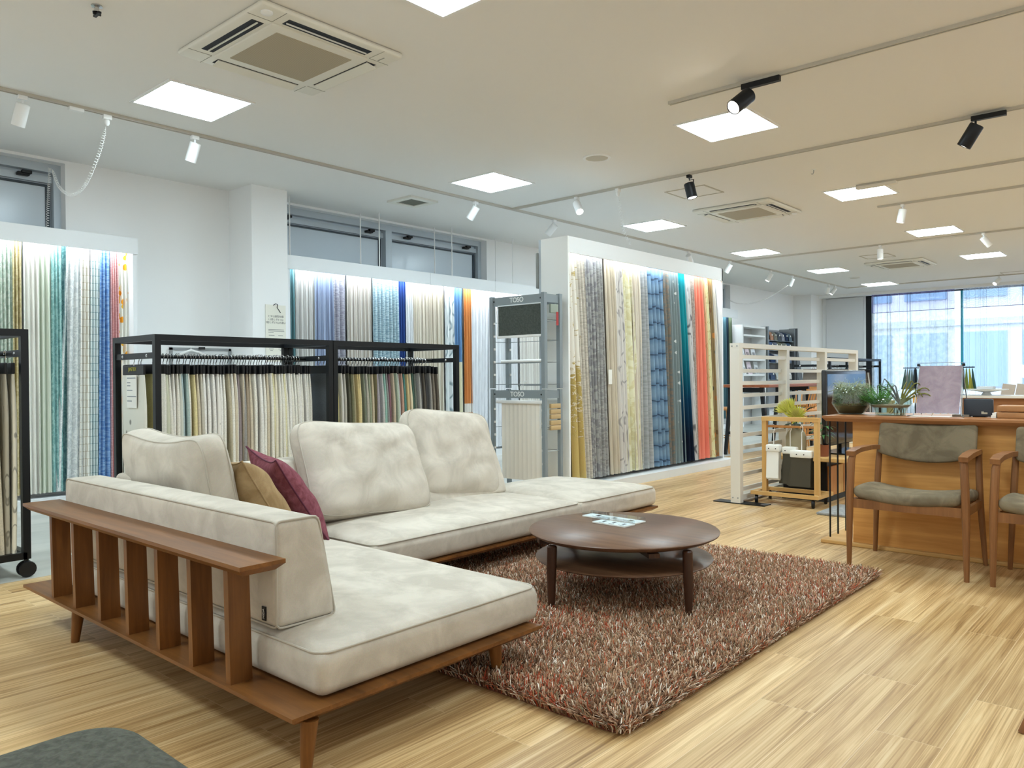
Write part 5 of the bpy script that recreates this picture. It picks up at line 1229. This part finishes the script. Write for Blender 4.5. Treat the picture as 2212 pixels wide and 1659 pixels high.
def protea(c, d, Rr, label):
    t = T('protea_flower', label, 'flower', c, 'yellow proteas in the stone vase'); d = Vector(d).normalized(); u,w,_ = frame(d); c = Vector(c)
    for nm,m_,n,r0,spread,L in (('outer_petals','protea',70,.30,1.0,1.15),('inner_petals','protea2',46,.12,.45,1.0)):
        b = MB()
        for k in range(n):
            f = (k+.5)/n; a = k*2.39996; s = u*math.cos(a)+w*math.sin(a); th = spread*(.35+.65*f)
            p0 = c+s*Rr*r0*f; dr = (d*math.cos(th)+s*math.sin(th)).normalized(); p1 = p0+dr*Rr*L*.62; p2 = p1+(dr*.8+d*.35).normalized()*Rr*L*.5
            b.tube([p0,p1,p2],[Rr*.05,Rr*.075,.0006],6)
        b.build(nm, M[m_], t, 60)
    MB().tube([c-d*.0,c-d*.08-Vector((0,0,.02)),Vector((-2.66,6.72,.58))],.006,6).build('stem', M['green_leaf'], t)
protea((-2.70,6.66,.775),(-.35,-.35,.75),.085,'upper spiky yellow protea in the stone vase')
protea((-2.63,6.64,.725),(.25,-.75,.45),.085,'lower yellow protea facing forward over the cart rail')
lf = T('eucalyptus_sprig','dark round leaves around the yellow proteas','leaves',(-2.66,6.7,.68))
b = MB()
for c,d in [((-2.80,6.66,.76),(-1,-.2,.25)),((-2.53,6.72,.80),(1,0,.5)),((-2.76,6.68,.69),(-.8,-.4,-.1)),((-2.56,6.66,.69),(.8,-.4,-.1)),((-2.70,6.64,.65),(-.3,-.6,-.4)),((-2.62,6.63,.65),(.3,-.6,-.4)),((-2.55,6.75,.72),(.9,.3,.2))]:
    d = Vector(d).normalized(); u,w,_ = frame(d); c = Vector(c); n = 10
    b.add([c-d*.04]+[c+d*.045*math.cos(2*math.pi*k/n)+u*.034*math.sin(2*math.pi*k/n)+w*.006*math.cos(4*math.pi*k/n) for k in range(n)],[(0,k+1,(k+1)%n+1) for k in range(n)])
b.build('round_leaves', M['eucalypt'], lf, 180)
p = T('potted_plant','small green palm-like plant beside the stone vase','plant',(-2.44,6.75,.39))
MB().lathe([(0,0),(.045,0),(.055,.09),(.058,.1),(.05,.1),(.048,.085),(0,.085)],(-2.44,6.75,.39),20).build('pot', mat('terracotta brown', (140,84,56), .8), p, 50)
MB().tube([(-2.44,6.75,.47),(-2.445,6.75,.58),(-2.44,6.74,.66)],[.012,.01,.006],8).build('trunk', mat('plant trunk', (120,104,78), .8), p)
b = MB()
for k in range(22):
    a = k*2.4; z = .56+.10*(k%5)/4; L = rnd.uniform(.09,.15); pts = []
    for i in range(5):
        f = i/4; c = Vector((-2.44+math.cos(a)*L*f,6.745+math.sin(a)*L*f,z+.08*f-.10*f*f)); s = Vector((-math.sin(a),math.cos(a),0))*.011*math.sin(math.pi*(f*.9+.08)); pts += [c-s,c+s]
    b.add(pts,[(2*i,2*i+1,2*i+3,2*i+2) for i in range(4)])
b.build('leaves', M['green_leaf'], p, 180)
tag(MB().rbox(-2.26,-1.90,6.1,6.6,.001,.02,.006,n=1,m=2).build('floor_mat', cloth('grey carpet tile',(170,172,170),(140,142,142),80,40)),'grey carpet mat on the floor behind the black counter rods','mat')
tag(MB().box(-2.30,-2.285,8.05,8.22,.39,.80).box(-2.31,-2.28,8.0,8.25,.80,.83).build('cork_board', mat('cork board', (206,182,132), .8), None, 0),'cork coloured panel with dark cap standing past the screen','panel')
# ------------------------------------------------------------ bar table and stools behind the partition
t = T('bar_table','tall cherry topped bar table with black splayed legs behind the partition','table',(-4.7,10.75,0))
MB().rbox(-5.02,-4.28,9.92,11.75,.925,.965,.006,n=1,m=1).build('table_top', M['red_wood'], t, 0)
for y in (10.02,11.6):
    for sx in (-1,1): MB().bar((-4.65+sx*.30,y,0),(-4.65+sx*.22,y+.02,.925),.035,.045,.05,.05).build('leg', M['black_steel'], t, 0)
    MB().bar((-4.65-.27,y+.01,.30),(-4.65+.27,y+.01,.30),.03,.04).build('stretcher', M['black_steel'], t, 0)
    MB().bar((-4.65-.25,y+.01,.89),(-4.65+.25,y+.01,.89),.04,.06).build('apron', M['black_steel'], t, 0)
st = T('bar_stool','x','stool',(0,0,0),'oak bar stools around the bar table')
MB().rbox(-.20,.20,-.19,.19,.60,.64,.018,n=2,m=2).build('seat', M['stool_wood'], st)
for sx in (-1,1):
    for sy in (-1,1): MB().tube([(sx*.20,sy*.19,0),(sx*.14,sy*.13,.61)],[.012,.017],8).build('leg', M['stool_wood'], st)
b = MB()
for sx in (-1,1): b.tube([(sx*.18,-.17,.22),(sx*.18,.17,.22)],.009,6)
b.tube([(-.175,.16,.3),(.175,.16,.3)],.009,6).tube([(-.175,-.16,.3),(.175,-.16,.3)],.009,6)
b.build('stretcher', M['stool_wood'], st)
for x in (-.13,-.045,.045,.13): MB().tube([(x,.16,.63),(x*1.15,.22,.86)],.009,6).build('spindle', M['stool_wood'], st)
b = MB()
for k in range(6):
    a0,a1 = -.2+.4*k/6,-.2+.4*(k+1)/6; b.bar((a0,.23-.6*a0*a0*1.2,.88),(a1,.23-.6*a1*a1*1.2,.88),.022,.05)
b.build('back_rail', M['stool_wood'], st, 0)
for i,(x,y,rz,l) in enumerate([(-5.15,10.35,R(90),'oak bar stool half hidden by the tall curtain display'),(-4.05,10.3,R(-90),'oak bar stool seen through the partition, nearest its end post'),(-4.0,11.1,R(-90),'oak bar stool second along the bar table, behind the partition slats'),(-4.72,12.1,R(0),'oak bar stool at the far end of the bar table')]):
    o = st if i == 0 else copy_tree(st); o.location = (x,y,0); o.rotation_euler = (0,0,rz); o['label'] = l
# ------------------------------------------------------------ far wall shelving
t = T('brochure_rack','white slatted brochure shelving against the far side wall','shelf',(-7.4,16.1,0))
for y in (15.62,16.74): MB().box(-7.62,-7.30,y-.015,y+.015,0,2.17).build('side_frame', M['white'], t, 0)
for z in (.4,.75,1.1,1.43,1.74,1.95,2.14): MB().box(-7.62,-7.30,15.62,16.74,z-.018,z+.018).build('shelf', M['white'], t, 0)
MB().box(-7.64,-7.62,15.62,16.74,.3,2.16).build('back_panel', mat('grey shelf back', (190,192,192), .6), t, 0)
for i,(y,z,c,l) in enumerate([(15.75,1.448,(230,232,240),'white brochure with navy band on the upper brochure shelf'),(16.0,1.448,(214,196,200),'pink edged brochure on the upper brochure shelf'),(16.3,1.448,(220,222,226),'pale brochure at the end of the upper brochure shelf'),(15.8,1.118,(234,234,232),'white leaflet on the lower brochure shelf'),(16.1,1.118,(222,206,214),'pink leaflet in the middle of the lower brochure shelf'),(16.45,1.118,(200,204,204),'grey leaflet at the end of the lower brochure shelf')]):
    o = T('brochure', l, 'brochure', (-7.33,y,z), 'brochures on the white shelving')
    MB().bar((-7.36,y,z),(-7.42,y,z+.27),.20,.008,up=(1,0,0)).build('cover', mat('brochure %d' % i, c, .5), o, 0)
    MB().bar((-7.352+.0,y,z+.03),(-7.38,y,z+.15),.09,.003,up=(1,0,0)).build('print', mat('brochure print %d' % i, tuple(int(q*.7) for q in c), .5), o, 0)
t = T('sample_shelf','steel shelving of folded upholstery samples against the far side wall','shelf',(-7.4,17.5,0))
for y in (16.80,18.28): MB().box(-7.62,-7.25,y-.015,y+.015,0,2.18).build('side_frame', M['steel'], t, 0)
for z in (1.0,1.38,1.66,1.88): MB().box(-7.62,-7.28,16.8,18.28,z-.012,z+.012).build('shelf', M['steel'], t, 0)
MB().box(-7.64,-7.62,16.8,18.28,.3,2.16).build('back_panel', mat('dark shelf back', (150,152,156), .6), t, 0)
k = 0
for row,(z,cols) in enumerate([(1.892,[(178,136,112),(124,124,116),(84,90,98),(138,140,150),(44,56,78),(96,110,120)]),(1.672,[(92,112,150),(120,126,140),(128,128,112),(120,124,118),(70,92,118)]),(1.392,[(52,66,96),(196,196,200),(206,208,206),(110,120,140)]),(1.012,[(70,84,110),(190,194,190),(100,124,84),(214,212,206)])]):
    for i,c in enumerate(cols):
        y = 16.93+i*1.25/len(cols); d = 1.05/len(cols)
        o = T('upholstery_sample','folded upholstery sample, %s on the %s shelf of the steel shelving' % (ordinal(i), ('top','second','third','lowest')[row]),'sample',(-7.35,y+d/2,z),'folded samples on the steel shelving')
        k += 1
        pts = [(-7.60,z+.19),(-7.42,z+.20),(-7.33,z+.17),(-7.29,z+.09),(-7.285,z+.0)]
        b = MB()
        b.add([(p[0]+q*.02,yy,p[1]-q*.015) for q in (0,1) for yy in (y,y+d) for p in (pts if q == 0 else pts)],
              [(j,j+1,5+j+1,5+j) for j in range(4)]+[(10+j,15+j,15+j+1,10+j+1) for j in range(4)])
        b.box(-7.58,-7.32,y+.01,y+d-.01,z,z+.15); b.build('fold', cloth('upholstery %d' % k, c, None, 60, 20), o, 50)
        MB().box(-7.282,-7.278,y+d*.62,y+d*.82,z+.02,z+.13).build('tag', M['paper'], o, 0)
tag(MB().box(-7.45,-7.25,18.42,18.46,0,2.2).bar((-7.25,18.62,.9),(-7.45,18.62,2.18),.26,.03,up=(1,0,0)).build('catalogue_stand', mat('dark grey catalogue', (96,100,104), .6), None, 0),'dark tall catalogue panel at the end of the steel shelving','catalogue')
# ------------------------------------------------------------ window curtains and things by the far windows
def win_curtain(x0,x1,y,zt,zb,m,name,parent,seed,depth=.05,pleat=.11):
    rnd = random.Random(seed); n = int((x1-x0)/pleat); nu = n*8; vs = []; uv = []; ph = [rnd.uniform(-.4,.4) for _ in range(n+2)]; am = [rnd.uniform(.4,1.2) for _ in range(n+2)]
    for j in range(9):
        tt = j/8
        for i in range(nu+1):
            s = i/nu; k = s*n; q = int(min(k,n-1)); fr = k-q; a = am[q]*(1-fr)+am[q+1]*fr; p = ph[q]*(1-fr)+ph[q+1]*fr
            vs.append((x0+(x1-x0)*s+.012*math.sin(4*math.pi*(k+p)), y+depth*a*math.sin(2*math.pi*(k+p))*(.7+.3*tt), zt+(zb-zt)*tt)); uv.append((s*(x1-x0)*1.6,zt+(zb-zt)*tt))
    b = MB(); w = nu+1; b.add(vs,[(j*w+i,j*w+i+1,(j+1)*w+i+1,(j+1)*w+i) for j in range(8) for i in range(nu)])
    return b.build(name, m, parent, 180, uv)
for x0,x1,mt,ml,l in [(-5.98,-4.22,sheer('purple voile',(146,140,190),.62),sheer('ivory voile',(228,232,228),.66,(206,212,208),'cloudy'),'sheer window curtain with purple band over ivory lower part'),(-4.04,-1.6,sheer('wave voile',(206,212,222),.6,(232,236,240),'waves'),sheer('clear voile',(222,228,238),.45),'sheer white window curtain with wave patterned top band')]:
    t = T('sheer_curtain', l, 'curtain', ((x0+x1)/2,19.85,0), 'sheer curtains at the shop window')
    win_curtain(x0,x1,19.85,3.03,2.56,mt,'top_band',t,int(-x0*10)); win_curtain(x0,x1,19.85,2.56,.12,ml,'lower_cloth',t,int(-x0*10))
    MB().box(x0,x1,19.84,19.86,3.0,3.035).build('heading', mat('heading tape '+l[:20], (120,116,150) if x0 < -5 else (210,212,216), .8), t, 0)
    MB().bar((x0,19.80,2.56),(x1,19.80,2.56),.004,.012).build('hem', mat('hem '+l[:20], (110,104,150), .8), t, 0)
t = T('rod_stand','slim black rod stand of dark green fabrics before the window','rack',(-3.9,17,0))
MB().tube([(-4.54,17,1.214),(-3.28,17,1.214)],.010,8).build('rod', M['black_steel'], t)
for x in (-4.32,-3.5):
    MB().tube([(x,17,0),(x,17,1.214)],.012,8).build('upright', M['black_steel'], t); MB().box(x-.02,x+.02,16.8,17.2,0,.02).build('foot', M['black_steel'], t, 0)
for i,(x,c,nm) in enumerate([(-4.50,(70,92,80),'green'),(-4.46,(124,128,124),'grey'),(-4.42,(86,108,98),'green'),(-4.38,(96,112,112),'grey green'),(-4.34,(64,78,88),'navy'),(-4.30,(40,52,60),'dark navy'),(-3.62,(70,92,80),'green'),(-3.57,(150,146,52),'mustard'),(-3.52,(84,86,84),'grey'),(-3.47,(52,64,74),'navy'),(-3.42,(110,124,60),'olive'),(-3.37,(160,154,60),'mustard'),(-3.32,(52,82,72),'dark green')]):
    o = T('hanging_fabric','%s fabric length, %s on the rod stand by the window' % (nm, ordinal(i)),'fabric',(x,17,.6),'fabrics on the rod stand')
    MB().grid(lambda s,q: (x-.008+.016*s+(s-.5)*.07*q+(-.04 if i < 3 else .03 if i > 10 else 0)*q, 17+.012*math.sin(6*s+i)*q, 1.185-.40*q),6,5).build('cloth', mat('rod fabric %d' % i, c, .9), o, 180)
    MB().tube([(x,17,1.18),(x,17,1.20),(x,17.008,1.226),(x,17,1.232)],.003,5).build('clip', M['black_plastic'], o)
t = T('desk','long white topped wooden desk behind the counter','desk',(-1.4,14.6,0))
MB().box(-3.06,1.5,14.2,15.1,.70,.735).build('desk_top', mat('pale desk top', (226,218,206), .35), t, 0)
MB().box(-2.95,1.5,14.3,14.33,.05,.70).build('front_panel', M['oak_top'], t, 0)
for x in (-2.95,-1.0,1.2): MB().box(x-.02,x+.02,14.33,15.0,0,.70).build('leg_panel', M['oak_top'], t, 0)
for x,l in ((-2.52,'first'),(-2.31,'second')):
    o = T('board_chair','%s of two tan canvas chair backs behind the white desk' % l,'chair',(x,15.5,0),'canvas chairs behind the desk')
    MB().bar((x,15.5,.66),(x+.03,15.58,.90),.19,.03,up=(0,1,0)).build('backrest', mat('canvas', (186,168,150), .8), o, 0)
    MB().tube([(x-.09,15.5,0),(x-.09,15.5,.68)],.012,6).build('leg', M['steel'], o); MB().tube([(x+.09,15.5,0),(x+.09,15.5,.68)],.012,6).build('leg', M['steel'], o)
    MB().box(x-.1,x+.1,15.15,15.5,.42,.45).build('seat', mat('canvas seat', (186,168,150), .8), o, 0)
t = T('desk_lamp','white round headed desk lamp on the desk behind the counter','lamp',(-1.92,14.5,.735))
MB().tube([(-2.02,14.5,.735),(-2.02,14.5,1.12),(-2.06,14.48,1.13)],.012,8).build('stem', M['white'], t); MB().lathe([(.08,0),(.08,.015),(0,.02)],(-2.02,14.5,.735),20).build('foot', M['white'], t)
hd = MB().lathe([(0,-.02),(.10,-.018),(.125,-.005),(.125,.0)],(-2.14,14.45,1.12),28,(-.25,-.75,-.5)).build('lamp_head', M['white'], t, 50)
MB().lathe([(.12,.001),(0,.002)],(-2.14,14.45,1.12),28,(-.25,-.75,-.5)).build('diffuser', glow('desk lamp glow',(255,250,240),1.4), hd)
o = T('calculator','white tilted desk calculator by the mauve swatch board','calculator',(-2.95,14.4,.735))
MB().bar((-3.0,14.4,.745),(-3.04,14.45,.90),.14,.02,up=(0,1,0)).build('body', M['white'], o, 0); MB().box(-3.02,-2.92,14.42,14.5,.735,.75).build('rest', M['steel'], o, 0)
o = T('white_dish','flat white scale dish on the desk by the calculator','dish',(-2.70,14.6,.735))
MB().lathe([(0,0),(.08,0),(.05,.05),(.30,.09),(.31,.10),(0,.095)],(-2.65,14.6,.735),28).build('plate', M['white'], o, 50)
MB().box(-2.78,-2.55,14.55,14.75,.835,.88).build('box', mat('grey white box', (206,206,206), .6), o, 0)
for x,y,l in ((-2.55,10.6,'pale wood chair seen between the wide bowl and the swatch board'),):
    o = T('spindle_chair', l, 'chair', (x,y,0))
    MB().rbox(x-.22,x+.22,y-.22,y+.22,.42,.45,.015,n=1,m=1).build('seat', M['pale_wood'], o)
    for sx in (-1,1):
        for sy in (-1,1): MB().tube([(x+sx*.21,y+sy*.21,0),(x+sx*.17,y+sy*.17,.43)],[.012,.017],8).build('leg', M['pale_wood'], o)
    for q in (-.16,-.08,0,.08,.16): MB().tube([(x+q,y+.2,.44),(x+q*1.1,y+.27,.74)],.008,6).build('spindle', M['pale_wood'], o)
    MB().bar((x-.24,y+.27,.77),(x+.24,y+.27,.77),.025,.10).build('back_rail', M['pale_wood'], o, 0)
for o in COL.objects:
    if o.type == 'MESH' and not o.data.materials: o.data.materials.append(M['white'])
